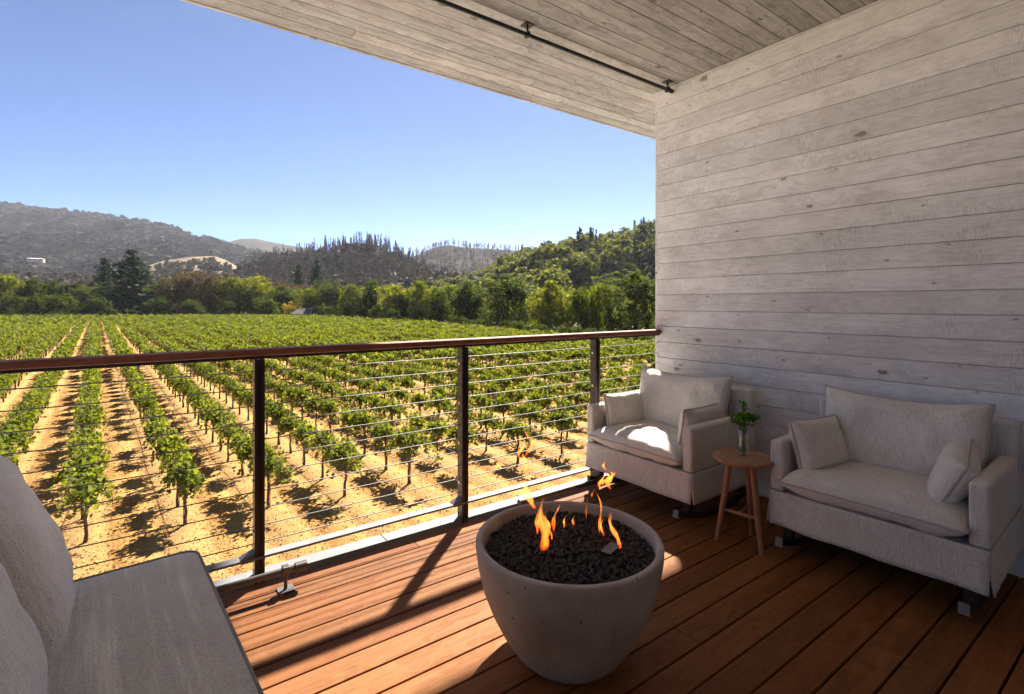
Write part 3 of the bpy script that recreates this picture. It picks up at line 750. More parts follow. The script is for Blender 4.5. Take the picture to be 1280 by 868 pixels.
# ------------------------------------------------------------------ forests on the hills (uncountable masses) and burnt pines (things)
def forest(name, surf, spots, tree, mat, label, cat='forest'):
    V0, T0, R0 = tree; Vs, Ts, Rs = [], [], []; off = 0
    for (px, v, h, w) in spots:
        p = surf(px, v); a = random.random()*6.28; ca, sa = math.cos(a), math.sin(a)
        k = random.randrange(len(V0)); V = V0[k]
        q = np.column_stack([(V[:,0]*ca-V[:,1]*sa)*w, (V[:,0]*sa+V[:,1]*ca)*w, V[:,2]*h])+np.array(p)
        Vs.append(q); Ts.append(T0[k]+off); Rs.append((R0[k]*.6+random.random()*.4)); off += len(V)
    return big_mesh(name, np.concatenate(Vs), np.concatenate(Ts), mat, None, np.concatenate(Rs), label=label, cat=cat, kind='stuff')
def round_lod(n, size):
    a, b, c = [], [], []
    for k in range(5):
        V, T, rn = crown_mesh(200+k, .5, 1.0, 0.0, n, size, 6); a.append(V); b.append(T); c.append(rn)
    return a, b, c
def spike_lod(n, size, w=.5):
    a, b, c = [], [], []
    for k in range(5):
        rg = np.random.default_rng(300+k); z = rg.random(n)**.8; r = (1-z)*w*.5+.03; th = rg.random(n)*6.28; rr = r*rg.random(n)**.5
        V, T, rn = leaf_tris(np.column_stack([rr*np.cos(th), rr*np.sin(th), z*.97]), size, rg, .4); a.append(V); b.append(T); c.append(rn)
        # thin stem
        V2 = np.array([[-.012,0,0],[.012,0,0],[0,0,1.0],[0,-.012,0],[0,.012,0]]); T2 = np.array([[0,1,2],[3,4,2]])+len(V)
        a[-1] = np.concatenate([V, V2]); b[-1] = np.concatenate([T, T2]); c[-1] = np.concatenate([rn, np.full(5, .1)])
    return a, b, c
rd = random.Random(9)
M_forB = leafmat('dusty_brown_foliage', [(.036,.030,.022), (.060,.048,.034), (.10,.076,.052)], .12, tint=(1,.9,.6))
M_forG = leafmat('hill_oak_foliage', [(.05,.06,.022), (.11,.115,.042), (.22,.20,.085)], .35, tint=(1,1,.35))
M_forA = leafmat('dark_chaparral', [(.024,.018,.013), (.033,.025,.018), (.044,.033,.024)], .05, tint=(1,.9,.7), objvar=False)
big = round_lod(330, .15); sml = round_lod(60, .34); spk = spike_lod(60, .14, .45); spk_s = spike_lod(26, .2, .5)
# green hill: oaks, thinned out on the terraced patch
def row_of(surf, px, v):
    p = surf(px, v); d = FWD[0]*p.x+FWD[1]*p.y; return HZ-(p.z-H)/d*F
def in_terrace(px, v):
    row = row_of(sD, px, v)
    return row > 331+max(0, 800-px)*.10 and px > 728+(352-row)*.9 and px < 850
sp = []
for k in range(2000):
    px = rd.uniform(530, 1010); v = rd.uniform(.02, 1.03)
    if px > 700 and (in_terrace(px, v) or (v < .3 and px > 720)): continue
    h = rd.uniform(5, 10); sp.append((px, v, h, h*rd.uniform(.9, 1.3)))
forest('hill_oak_wood', sD, sp, big, M_forG, 'wood of sunlit green oaks covering the hill beside the board wall')
sp = [(px, v, rd.uniform(9, 15), rd.uniform(6, 8)) for px, v in [(rd.gauss(738, 12), rd.uniform(.55, .8)) for _ in range(26)]+[(rd.gauss(812, 9), rd.uniform(.5, .95)) for _ in range(22)]+[(rd.uniform(640, 840), rd.uniform(.85, 1.0)) for _ in range(16)]]
forest('hill_fir_grove', sD, sp, spk, M_conif, 'dark groves of firs standing among the oaks of the green hill')
# slope between the valley trees and the burnt hill
sp = [(rd.uniform(-200, 640), rd.uniform(.05, 1.02), rd.uniform(5, 9), rd.uniform(7, 11)) for k in range(1300)]
forest('valley_wood', sF, sp, sml, M_forB, 'brownish scrub and oaks on the low slope behind the tree line')
sp = [(px, v, rd.uniform(5, 9), rd.uniform(6, 10)) for px, v in [(rd.uniform(285, 600), rd.uniform(.05, .97)) for _ in range(900)] if rd.random() < .35+.65*abs(math.sin(px*.05+v*6))]
forest('burnt_hill_scrub', sB, sp, sml, M_forB, 'scorched brown scrub covering the burnt hill')
sp = [(px, v, rd.uniform(10, 18), rd.uniform(4, 6)) for px, v in [(rd.uniform(300, 560), rd.uniform(.1, .95)) for _ in range(620)]]
forest('burnt_hill_wood', sB, sp, spk_s, M_burnt, 'mass of bare scorched pines on the slope of the burnt hill')
sp = [(rd.uniform(-350, 400), rd.uniform(.05, 1.0), rd.uniform(5, 10), rd.uniform(13, 24)) for k in range(6500)]
forest('mountain_chaparral', sA, sp, round_lod(18, .5), M_forA, 'grey brown burnt woodland covering the long mountain on the left')
sp = [(rd.uniform(490, 720), rd.uniform(.3, 1.01), rd.uniform(9, 16), rd.uniform(9, 14)) for k in range(700)]
forest('far_ridge_wood', sC, sp, spk_s, M_burnt, 'thin woodland on the hazy far ridge between the two nearer hills')
sp = [(px, v, rd.uniform(6, 9), rd.uniform(7, 10)) for px, v in [(rd.uniform(130, 320), rd.uniform(.1, .84)) for _ in range(420)]]
forest('slope_scrub', sT, sp, sml, M_forB, 'dark scrub at the foot of the pale dry grass slope')
# individually visible burnt pines along the ridge
rd = random.Random(14)
for k in range(118):
    px = rd.uniform(318, 528)
    if 405 < px < 505 or rd.random() < .45: pass
    else: px = rd.uniform(405, 505)
    v = rd.uniform(.86, 1.03); p = sB(px, v)
    src = TREE['burnt'][k % 4]; o = src if k < 4 else copy_tree(src)
    hg = rd.uniform(7, 17)*(1.0 if px > 400 else .85); o.location = p; wv_ = hg*rd.uniform(.5, 1.25); o.scale = (wv_, wv_, hg); o.rotation_euler = (rd.uniform(-.05,.05), rd.uniform(-.05,.05), rd.random()*6)
    tag(o, 'tall scorched pine with few branches standing on the crest of the burnt hill', 'tree', 'scorched pines on the hill crest')
# terraced vineyard rows on the green hill
Vs = []; Ts = []; Rs = []; off = 0
for row_v in np.linspace(.14, .66, 19):
    for px in np.arange(722, 842, 1.3):
        if not in_terrace(px, row_v): continue
        p = sD(px+rd.uniform(-.4,.4), row_v+rd.uniform(-.003,.003)); k = rd.randrange(5); V, T, rn = sml[0][k], sml[1][k], sml[2][k]
        Vs.append(V*np.array([1.5,1.5,1.6])+np.array(p)); Ts.append(T+off); Rs.append(rn); off += len(V)
if Vs: big_mesh('terraced_vines', np.concatenate(Vs), np.concatenate(Ts), M_treeB, None, np.concatenate(Rs), label='small terraced vineyard in rows on the flank of the green hill', cat='vineyard', kind='stuff')

# ------------------------------------------------------------------ houses and power pole in the distance
M_hwall = simple('house_plaster', (.55,.42,.36), .8); M_hroofw = simple('pale_roof', (.42,.40,.38), .9, 0, .1); M_hroofg = simple('grey_shingle_roof', (.09,.085,.08), .95, 0, .05, .2, 2); M_dk = simple('dark_window', (.03,.03,.035), .2)
def house(name, px, row, d, w, dep, h, rh, rz, wm, rm, label, z=None):
    x, y = plan(px, d); z = (H-(row-HZ)/F*d) if z is None else z
    t = empty(name, (x, y, z), rz, label=label, cat='house')
    MB().box((-w/2, -dep/2, -3), (w/2, dep/2, h)).build('wall', wm, t)
    o_ = .5; m = MB()
    m.add([(-w/2-o_, -dep/2-o_, h+.01), (w/2+o_, -dep/2-o_, h+.01), (w/2+o_, dep/2+o_, h+.01), (-w/2-o_, dep/2+o_, h+.01), (-w/2+dep*.25, 0, h+rh), (w/2-dep*.25, 0, h+rh)], [(0,1,5,4), (2,3,4,5), (1,2,5), (3,0,4), (3,2,1,0)])
    m.build('roof', rm, t)
    for k in (-.3, 0, .3): MB().box((w*k-w*.07, -dep/2-.06, h*.3), (w*k+w*.07, -dep/2-.01, h*.8)).build('window', M_dk, t)
    return t
yaw = -math.atan2(FWD[0], FWD[1])
p = sA(44, .26)
dd = 900
house('hillside_house', 45, 326, dd, 22, 12, 3.0, 1.6, yaw+.5, M_hwall, M_hroofw, 'distant pinkish house with pale roof on the slope of the left mountain')
house('farm_house', 388, 0, 152, 9.5, 7, 1.6, 1.7, yaw+.25, simple('grey_boarding', (.30,.28,.26), .8), M_hroofg, 'small grey roofed house between the golden bush and the dark trees', z=GZ+.2)
up = empty('utility_pole', (*plan(132, 172), GZ), yaw+.4, label='thin wooden power pole with wires in front of the thin conifer', cat='power pole')
hp = H-(357-HZ)/F*172-GZ
MB().tube([(0,0,-.3), (0,0,hp)], [.22,.14], 8).build('pole', simple('grey_pole_wood', (.26,.24,.22), .9), up)
MB().box((-1.2, -.06, hp-.9), (1.2, .06, hp-.75)).build('crossarm', M_bark, up)
for s_, zz, ex, ez in ((-1.1, hp-.7, 21, -3.4), (1.1, hp-2.2, 24, -3.6), (0, hp-3.8, 26, -2.6)):
    pts = [(s_+(ex)*t, -2*t, zz+ez*t-1.6*math.sin(math.pi*t)*.6) for t in np.linspace(0, 1, 9)]
    MB().tube(pts, .035, 4, caps=False).build('wire', simple('wire_metal', (.5,.48,.45), .5, .5), up)

# ------------------------------------------------------------------ railing
rail = empty('railing', (0, RY, 0), label='cable railing with reddish wooden handrail along the balcony edge', cat='railing')
RX0, RX1 = XL, WX-.004
m = MB(); m.box((RX0, -.042, 1.036), (RX1, .042, 1.068), .3); m.build('handrail', M_rail, rail, bevel=.007, seg=3)
m = MB(); m.box((RX0, -.022, 1.022), (RX1, .022, 1.0355)); m.build('under_rail', M_post, rail)
m = MB(); m.box((RX0, -.034, .100), (RX1, .026, .110)); m.build('bottom_rail', M_flash, rail, bevel=.002)
posts = [.421+1.096*k for k in range(-3, 3)]
for px_ in posts:
    m = MB()
    for s_ in (-1, 1): m.box((px_+s_*.014-.0075, -.028, -.06), (px_+s_*.014+.0075, .028, 1.019))
    m.box((px_-.0065, -.02, .0), (px_+.0065, .02, 1.015))
    po = m.build('post', M_post, rail, bevel=.0015)
    for zb_ in (.922, .689, .456, .223):
        b = MB(); b.tube([(px_-.0275, 0, zb_), (px_-.0215, 0, zb_)], .008, 12); b.build('bolt', M_bolt, po)
    b = MB(); b.box((px_-.075, -.03, .095), (px_-.023, .02, .0995)); b.add([(px_-.08,-.032,.111),(px_-.022,-.032,.111),(px_-.022,-.032,.135),(px_-.08,.022,.111),(px_-.022,.022,.111),(px_-.022,.022,.135)], [(0,1,2),(5,4,3),(0,2,5,3),(1,4,5,2),(0,3,4,1)])
    b.build('bracket', M_bronze, po)
for k in range(11):
    z = .961-.0797*k
    MB().tube([(RX0, 0, z), (RX1, 0, z)], .0028, 6).build('cable', M_cable, rail)

# rods for the roll-down shades
rod = empty('ceiling_rod', (0, 2.445, CZ), label='black steel curtain rod hung below the ceiling boards', cat='curtain rod')
MB().tube([(XL+.5, 0, -.062), (3.262, 0, -.062)], .0125, 14).tube([(3.262, 0, -.062), (3.292, 0, -.062)], .0165, 14).build('rod', M_black, rod)
for x in (-2.23, -.86, .51, 1.88, 3.235):
    m = MB(); m.box((x-.032, -.032, -.006), (x+.032, .032, -.001)); m.tube([(x, 0, -.006), (x, 0, -.05)], .0065, 10); m.box((x-.011, -.018, -.078), (x+.011, .018, -.046))
    m.build('bracket', M_black, rod, bevel=.0015)
def floor_rod(x0, x1, stands, lab):
    t = empty('floor_rod', (0, 2.418, 0), label=lab, cat='floor rod')
    m = MB(); m.tube([(x0, 0, .088), (x1, 0, .088)], .0145, 14)
    if x0 > XL: m.tube([(x0-.004, 0, .088), (x0+.045, 0, .088)], .021, 14)
    if x1 < WX-.1: m.tube([(x1-.045, 0, .088), (x1+.004, 0, .088)], .021, 14)
    m.build('rod', M_bronze, t)
    for x in stands:
        m = MB(); m.box((x-.034, -.032, .0), (x+.034, .032, .007)); m.tube([(x, 0, .007), (x, 0, .075)], .008, 10); m.box((x-.014, -.019, .066), (x+.014, .019, .109))
        m.build('stand', M_bronze, t, bevel=.002)
floor_rod(XL+.3, .585, (.50, -.87, -2.2), 'low steel rod on a T shaped stand beside the grey sofa')
floor_rod(1.80, WX-.02, (1.86, 3.2), 'low dark rod running along the deck edge behind the fire bowl')

# ------------------------------------------------------------------ fire bowl
BX, BY = 1.258, 1.390
bowl = empty('fire_bowl', (BX, BY, 0), label='round concrete fire bowl filled with dark lava rock', cat='fire bowl')
BS = 1.035
prof = [(.0, .0), (.150, .0), (.168, .006), (.195, .035), (.235, .095), (.272, .17), (.302, .25), (.320, .33), (.3275, .385), (.3285, .412), (.326, .418), (.321, .4205), (.310, .4205), (.306, .418), (.303, .41), (.298, .35), (.292, .335), (0, .335)]
MB().lathe([(r*BS, z) for r, z in prof], 96).build('bowl', M_concrete, bowl)
ico_v = []; 
import bmesh as _bm
b_ = _bm.new(); _bm.ops.create_icosphere(b_, subdivisions=2, radius=1.0); ib = np.array([v.co for v in b_.verts]); it = np.array([[v.index for v in f.verts] for f in b_.faces]); b_.free()
rocks = []
for k in range(8):
    q = ib.copy()
    for i in range(len(q)):
        w = mnoise.noise(Vector(q[i]*1.1)+Vector((k*9, 0, 0))); w2 = mnoise.noise(Vector(q[i]*3.1)+Vector((k*5, 3, 0)))
        q[i] *= 1+.42*w+.28*w2
    rocks.append(q)
Vs, Ts, off = [], [], 0; rk = np.random.default_rng(3)
for k in range(4300):
    r = .298*math.sqrt(rk.random()); a = rk.random()*6.28; sz = rk.uniform(.0045, .0092)
    z = .376+.018*(1-(r/.29)**2)+rk.uniform(-.008, .012)
    an = rk.random(3)*6.28; Rm = np.array((Matrix.Rotation(an[0], 3, 'X') @ Matrix.Rotation(an[1], 3, 'Y') @ Matrix.Rotation(an[2], 3, 'Z')))
    r = min(r, .305-sz)
    Vs.append(rocks[k % 8]*sz*rk.uniform(.75, 1.2, 3) @ Rm+np.array([r*math.cos(a), r*math.sin(a), z])); Ts.append(it+off); off += len(ib)
lr = big_mesh('lava_rock', np.concatenate(Vs), np.concatenate(Ts), M_lava, None, label='dark brown lava rock heaped inside the concrete fire bowl', cat='lava rock', kind='stuff'); lr.location = (BX, BY, 0)
pl = MB(); pl.box((-.036, -.019, 0), (.036, .019, .0025)); 
lp = pl.build('label_plate', M_plate, None, bevel=.0008, label='small blank metal plate lying on the lava rock', cat='metal plate')
pp = P(763, 686, 1); k_ = (H-.412)/(H-pp.z); lp.location = (pp.x*k_, pp.y*k_, .412); lp.rotation_euler = (R(3), R(-4), R(15))

# flames
s = NT('flame', .5); em = s.n('Emission'); tr = s.n('BsdfTransparent'); lw = s.n('LayerWeight'); lw.inputs[0].default_value = .5
tc = s.n('TexCoord'); sep = s.n('SeparateXYZ'); s.l(tc.outputs['Generated'], sep.inputs[0])
zz = sep.outputs['Z']; nz = s.noise(s.coord((26,26,9)), 1, 4, .6, .6)
colr = s.ramp(s.math('ADD', zz, s.math('MULTIPLY', s.math('SUBTRACT', nz, .5), .7)), [(.0, (1,.09,.008)), (.3, (1,.20,.02)), (.65, (1,.34,.06)), (1, (1,.14,.012))]); s.l(colr, em.inputs[0])
em.inputs[1].default_value = 1.15
core = s.math('SUBTRACT', 1.0, lw.outputs['Facing']); 
al = s.math('MULTIPLY', s.math('MULTIPLY', s.math('POWER', core, 2.2), .5), s.ramp(nz, [(.36, (0,0,0)), (.60, (1,1,1))]))
al = s.math('MULTIPLY', al, s.ramp(zz, [(.0, (.25,)*3), (.12, (1,1,1)), (.75, (.9,)*3), (1, (.15,)*3)]), True)
mx = s.n('MixShader'); s.l(al, mx.inputs[0]); s.l(tr.outputs[0], mx.inputs[1]); s.l(em.outputs[0], mx.inputs[2]); s.l(mx.outputs[0], s.out.inputs[0])
M_flame = s.m
fire = empty('fire', (BX, BY, .375), label='orange gas flames flickering over the lava rock', cat='fire')
def flame(px, pyb, pyt, w, seed, sway=.02, lean=0.0, zb=.392, flat=.55):
    """tongue of flame rooted on the rock where the photograph shows it"""
    p = P(px, pyb, 1); k = (H-zb)/(H-p.z) if p.z < H else 1; x, y = p.x*k, p.y*k; d = FWD[0]*x+FWD[1]*y
    hgt = (pyb-pyt)/F*d; rr = random.Random(seed); ph = rr.random()*6; m = MB()
    n = 22; vs = []; fs = []; K = 12
    for i in range(n+1):
        t = i/n; wd = w*(math.sin(math.pi*min(1, t*.92+.08))**.8)*(1-.62*t)*(1+.28*math.sin(t*13+ph)); wd = max(wd, .0006)
        cx = sway*math.sin(t*5.5+ph)*t+lean*t; cy = sway*.5*math.sin(t*4+ph*2)*t
        tw = t*1.3+ph
        for q in range(K):
            a = 2*math.pi*q/K; ex, ey = wd*math.cos(a), wd*flat*math.sin(a)
            ux, uy = ex*math.cos(tw*.3)-ey*math.sin(tw*.3), ex*math.sin(tw*.3)+ey*math.cos(tw*.3)
            vs.append((x-BX+RGT[0]*(cx+ux)+FWD[0]*(cy+uy), y-BY+RGT[1]*(cx+ux)+FWD[1]*(cy+uy), (zb-.375)+t*hgt))
    for i in range(n):
        for q in range(K):
            q2 = (q+1) % K; fs.append((i*K+q, i*K+q2, (i+1)*K+q2, (i+1)*K+q))
    m.add(vs, fs, 0, None, True); return m.build('flame', M_flame, fire)
flame(680, 690, 620, .026, 1, .016); flame(672, 668, 630, .012, 11, .01); flame(692, 668, 628, .015, 12, .014, .012); flame(684, 676, 640, .014, 31, .012, .004)
flame(689, 680, 660, .006, 2, .006); flame(704, 662, 643, .006, 3, .01, .014); flame(716, 660, 644, .008, 4, .01, .008)
flame(733, 650, 618, .004, 5, .004); flame(750, 668, 612, .013, 6, .016, -.008); flame(755, 672, 648, .009, 7, .012, -.01)
flame(775, 686, 640, .014, 8, .018, -.035); flame(768, 672, 640, .006, 13, .014, -.02)
def wisp(px, pyb, pyt, d, w, seed, sway=.02):
    p = P(px, pyb, d); hgt = (pyb-pyt)/F*d; rr = random.Random(seed); ph = rr.random()*6; n = 16; K = 10; vs = []; fs = []
    for i in range(n+1):
        t = i/n; wd = w*math.sin(math.pi*min(.98, t*.9+.06))**.8*(1-.5*t)*(1+.35*math.sin(t*11+ph)); cx = sway*math.sin(t*5+ph)
        for q in range(K):
            a = 2*math.pi*q/K
            vs.append((p.x-BX+RGT[0]*(cx+wd*math.cos(a))+FWD[0]*wd*.5*math.sin(a), p.y-BY+RGT[1]*(cx+wd*math.cos(a))+FWD[1]*wd*.5*math.sin(a), p.z-.375+t*hgt))
    for i in range(n):
        for q in range(K):
            q2 = (q+1) % K; fs.append((i*K+q, i*K+q2, (i+1)*K+q2, (i+1)*K+q))
    m = MB(); m.add(vs, fs, 0, None, True); return m.build('flame', M_flame, fire)
wisp(664, 636, 606, 1.9, .016, 36, .014); wisp(652, 572, 548, 1.9, .008, 37, .012); wisp(661, 632, 598, 1.9, .012, 21, .012); wisp(656, 592, 566, 1.9, .009, 22, .01); wisp(660, 570, 538, 1.9, .010, 23, .012)
wisp(764, 612, 588, 1.9, .014, 34, .014); wisp(752, 612, 592, 1.9, .008, 35, .01); wisp(757, 607, 590, 1.9, .010, 24, .012); wisp(762, 603, 588, 1.9, .008, 26, .01); wisp(756, 588, 576, 1.9, .005, 25, .006); wisp(741, 622, 610, 1.9, .004, 27, .004)

# ------------------------------------------------------------------ cushions
def pillow_mb(w, h, t, seed=0, pinch=.10, n=30, crown=.5, wr=.006, pe=4.0):
    """stuffed cushion in the xz plane (w along x, h along z), thickness along y"""
    vs = []; fs = []; rg = random.Random(seed); o = seed*13.7
    def edge(u, v):
        # corners pulled out, sides pulled in a little
        x = u*w/2*(1-pinch*(1-abs(v)**2.2)*abs(u)**3*.35); z = v*h/2*(1-pinch*(1-abs(u)**2.2)*abs(v)**3*.45)
        return x, z
    for sgn in (-1, 1):
        for j in range(n+1):
            for i in range(n+1):
                u = -1+2*i/n; v = -1+2*j/n
                u = math.copysign(abs(u)**.62, u); v = math.copysign(abs(v)**.62, v)
                x, z = edge(u, v)
                prof = max(0, (1-abs(u)**pe))**crown*max(0, (1-abs(v)**pe))**crown
                y = sgn*t/2*prof
                dd = mnoise.fractal(Vector((x*7+o, z*7, sgn*3.0)), 1, 2, 3)*wr*1.6+mnoise.noise(Vector((x*22+o, z*22, sgn)))*wr*.35
                # puckers running in from the seam
                e = min(1-abs(u), 1-abs(v)); ang = math.atan2(v, u); dd += math.sin(ang*23+o)*wr*.35*math.exp(-((e-.1)/.09)**2)
                y += sgn*dd*min(1, e*8)
                vs.append((x, y, z))
    W = n+1; B = W*W
    for j in range(n):
        for i in range(n):
            a = j*W+i; fs.append((a, a+1, a+W+1, a+W)); fs.append((B+a, B+a+W, B+a+W+1, B+a+1))
    m = MB(); m.add(vs, fs, 0, None, True)
    # seam flange
    ring = []
    for i in range(n): ring.append(edge(math.copysign(abs(-1+2*i/n)**.62, -1+2*i/n), -1))
    for i in range(n): ring.append(edge(1, math.copysign(abs(-1+2*i/n)**.62, -1+2*i/n)))
    for i in range(n): ring.append(edge(-math.copysign(abs(-1+2*i/n)**.62, -1+2*i/n), 1))
    for i in range(n): ring.append(edge(-1, -math.copysign(abs(-1+2*i/n)**.62, -1+2*i/n)))
    return m, ring
def cushion(name, mat, w, h, t, parent, loc, rot, seed=0, seam=.0045, seam_mat=None, sag=None, **k):
    m, ring = pillow_mb(w, h, t, seed, **{a: k.pop(a) for a in ('pinch','crown','wr','pe') if a in k})
    if sag: m.v = [sag(*q) for q in m.v]
    o = m.build(name, mat, parent, **k); o.location = loc; o.rotation_euler = rot
    # remove double rim by welding
    w_ = o.modifiers.new('weld', 'WELD'); w_.merge_threshold = .0008
    rm = MB(); rr = random.Random(seed+5)
    pts = [(x*1.004, rr.uniform(-.0012,.0012), z*1.004) for x, z in ring]; pts.append(pts[0])
    if sag: pts = [sag(*q) for q in pts]
    rm.tube(pts, seam, 7, caps=False); rm.build('seam', seam_mat or (M_seam if mat is M_cushfab else mat), o)
    return o

# ------------------------------------------------------------------ rocking chairs
CW, CD = .42, .34          # half width, half depth
def cloth_panel(p0, p1, z1, z0, seed, flare=.012, n=26, thick=.006):
    """hanging skirt panel from p0 to p1 (plan), outward normal to the right of p0->p1"""
    p0 = Vector((*p0, 0)); p1 = Vector((*p1, 0)); t = (p1-p0).normalized(); nrm = Vector((t.y, -t.x, 0)); vs = []; fs = []
    J = 8
    for side in (0, 1):
        for j in range(J+1):
            v = j/J; z = z1+(z0-z1)*v
            for i in range(n+1):
                u = i/n; q = p0.lerp(p1, u); a = mnoise.noise(Vector((u*6+seed*3.3, v*1.5, seed)))*.010*v+math.sin(u*17+seed)*.0025*v*v
                q = q+nrm*(flare*v*v+a-(thick if side else 0)); q.z = z+mnoise.noise(Vector((u*4, seed, 0)))*.004*v
                vs.append(q)
    W = n+1; B = W*(J+1)
    for j in range(J):
        for i in range(n):
            a = j*W+i; fs.append((a, a+W, a+W+1, a+1)); fs.append((B+a, B+a+1, B+a+W+1, B+a+W))
    for i in range(n):
        a = J*W+i; fs.append((a, B+a, B+a+1, a+1)); a = i; fs.append((a, a+1, B+a+1, B+a))
    for j in range(J):
        a = j*W; fs.append((a, B+a, B+a+W, a+W)); a = j*W+n; fs.append((a, a+W, B+a+W, B+a))
    m = MB(); m.add(vs, fs, 0, None, True); return m
def rounded_box(a, b, name, mat, parent, rad=.02, seg=4):
    m = MB(); m.box(a, b); o = m.build(name, mat, parent, bevel=rad, seg=seg)
    for p_ in o.data.polygons: p_.use_smooth = True
    o.modifiers['edge'].harden_normals = True
    return o
def rocker_mb(x):
    m = MB(); vs = []; fs = []; Rr = 1.15; n = 22
    for i in range(n+1):
        y = -.385+(.385+.46)*i/n; z = Rr-math.sqrt(Rr*Rr-(y-.02)**2)
        for dx, dz in ((-.015, 0), (.015, 0), (.015, .038), (-.015, .038)): vs.append((x+dx, y, z+dz))
    for i in range(n):
        for q in range(4): q2 = (q+1) % 4; fs.append((i*4+q, i*4+q2, i*4+4+q2, i*4+4+q))
    fs += [(3,2,1,0), (n*4, n*4+1, n*4+2, n*4+3)]
    return m.add(vs, fs)
def make_chair(loc, rz, label, seed, plates):
    t = empty('rocking_chair', loc, rz, label=label, cat='rocking chair', group='slipcovered rocking chairs along the board wall')
    rounded_box((-CW+.006, -CD+.006, .20), (CW-.006, CD-.006, .318), 'seat_base', M_chairfab, t, .008, 2)
    for sx in (-1, 1):
        rounded_box((min(sx*CW, sx*(CW-.068)), -CD, .322), (max(sx*CW, sx*(CW-.068)), CD-.09, .578), 'armrest', M_chairfab, t, .018)
    bk = MB(); bk.box((-CW, -.045, 0), (CW, .045, .41)); b = bk.build('backrest', M_chairfab, t, bevel=.022, seg=4)
    for p_ in b.data.polygons: p_.use_smooth = True
    b.modifiers['edge'].harden_normals = True
    b.location = (0, CD-.05, .321); b.rotation_euler = (R(-3), 0, 0)
    for (p0, p1) in (((-CW+.004, -CD), (CW-.004, -CD)), ((CW, -CD+.004), (CW, CD-.004)), ((CW-.004, CD), (-CW+.004, CD)), ((-CW, CD-.004), (-CW, -CD+.004))):
        sk = cloth_panel(p0, p1, .322, .152, seed+p0[0]); sk.build('skirt', M_chairfab, t)
    sg = lambda x, y, z: (x, y+(.012*math.exp(-((x/.25)**2+(z/.22)**2)) if y < 0 else 0), z)
    # seat cushion lies flat: its local xz plane turned to horizontal
    cushion('seat_cushion', M_cushfab, .715, .63, .150, t, (0, -.065, .383), (R(90), 0, 0), seed+1, pinch=.10, crown=.42, wr=.009, pe=5)
    cushion('back_cushion', M_cushfab, .70, .43, .19, t, (0, .135, .605), (R(-13), 0, 0), seed+2, pinch=.14, crown=.45, wr=.014, pe=4.5, sag=lambda x, y, z: (x, y, z-(.022*math.cos(x/.35*1.5)*max(0, z/.2) if z > 0 else 0)))
    for sx in (-1, 1):
        rocker_mb(sx*.35).build('rocker', M_darkwood, t, bevel=.003)
        for y in (-.275, .265):
            m = MB(); zt = 1.15-math.sqrt(1.15**2-(y-.02)**2)+.036; w = .021
            m.add([(sx*.35-w*.9, y-w, zt), (sx*.35+w*.9, y-w, zt), (sx*.35+w*.9, y+w, zt), (sx*.35-w*.9, y+w, zt), (sx*.35-w*1.2, y-w*1.2, .205), (sx*.35+w*1.2, y-w*1.2, .205), (sx*.35+w*1.2, y+w*1.2, .205), (sx*.35-w*1.2, y+w*1.2, .205)], [(0,3,2,1),(4,5,6,7),(0,1,5,4),(1,2,6,5),(2,3,7,6),(3,0,4,7)])
            m.build('leg', M_darkwood, t, bevel=.002)
        if sx in plates:
            m = MB(); m.box((-.018, -.0025, -.021), (.018, .0, .021)); pl = m.build('end_plate', M_plate, t, bevel=.0008); pl.location = (sx*.35, -.3885, .088); pl.rotation_euler = (R(-12), 0, 0)
            k = MB()
            for (a, b_, z) in ((-.007, .007, .004), (-.012, .012, -.004), (-.010, .010, -.009)): k.box((a, -.0032, z-.0009), (b_, -.0026, z+.0009))
            k.build('print', M_ink, pl)
    return t
def world_pt(t, p):
    c, s_ = math.cos(t.rotation_euler.z), math.sin(t.rotation_euler.z); return (t.location.x+p[0]*c-p[1]*s_, t.location.y+p[0]*s_+p[1]*c, p[2])
chA = make_chair((2.81, 2.125, 0), R(-90), 'rocking chair in the railing corner with sunlit seat cushion', 40, (1,))
chB = make_chair((2.955, .93, 0), R(-88), 'rocking chair on the right in full shade with slouched side pillow', 60, (-1, 1))
def side_pillow(ch, loc, rot, w, h, t, seed, label):
    o = cushion('throw_pillow', M_cushfab, w, h, t, None, world_pt(ch, loc), (0,0,0), seed, pinch=.16, crown=.46, wr=.008, pe=4, seam=.005, label=label, cat='pillow')
    o.rotation_euler = (Matrix.Rotation(ch.rotation_euler.z, 3, 'Z') @ Matrix.Rotation(rot[2], 3, 'Z') @ Matrix.Rotation(rot[1], 3, 'Y') @ Matrix.Rotation(rot[0], 3, 'X')).to_euler()
    return o
side_pillow(chA, (-.295, -.055, .535), (R(-10), 0, R(90)), .44, .24, .10, 81, 'long pillow propped against the far arm of the chair by the railing')
side_pillow(chA, (.285, -.045, .53), (R(10), 0, R(92)), .44, .25, .10, 82, 'shaded pillow propped against the near arm of the chair by the railing')
side_pillow(chB, (-.275, -.11, .55), (R(-16), R(0), R(76)), .35, .26, .12, 83, 'upright pillow leaning on the far arm of the shaded rocking chair')
side_pillow(chB, (.265, -.10, .535), (R(26), R(-7), R(98)), .35, .23, .13, 84, 'slouched pillow resting on the near arm of the shaded rocking chair')

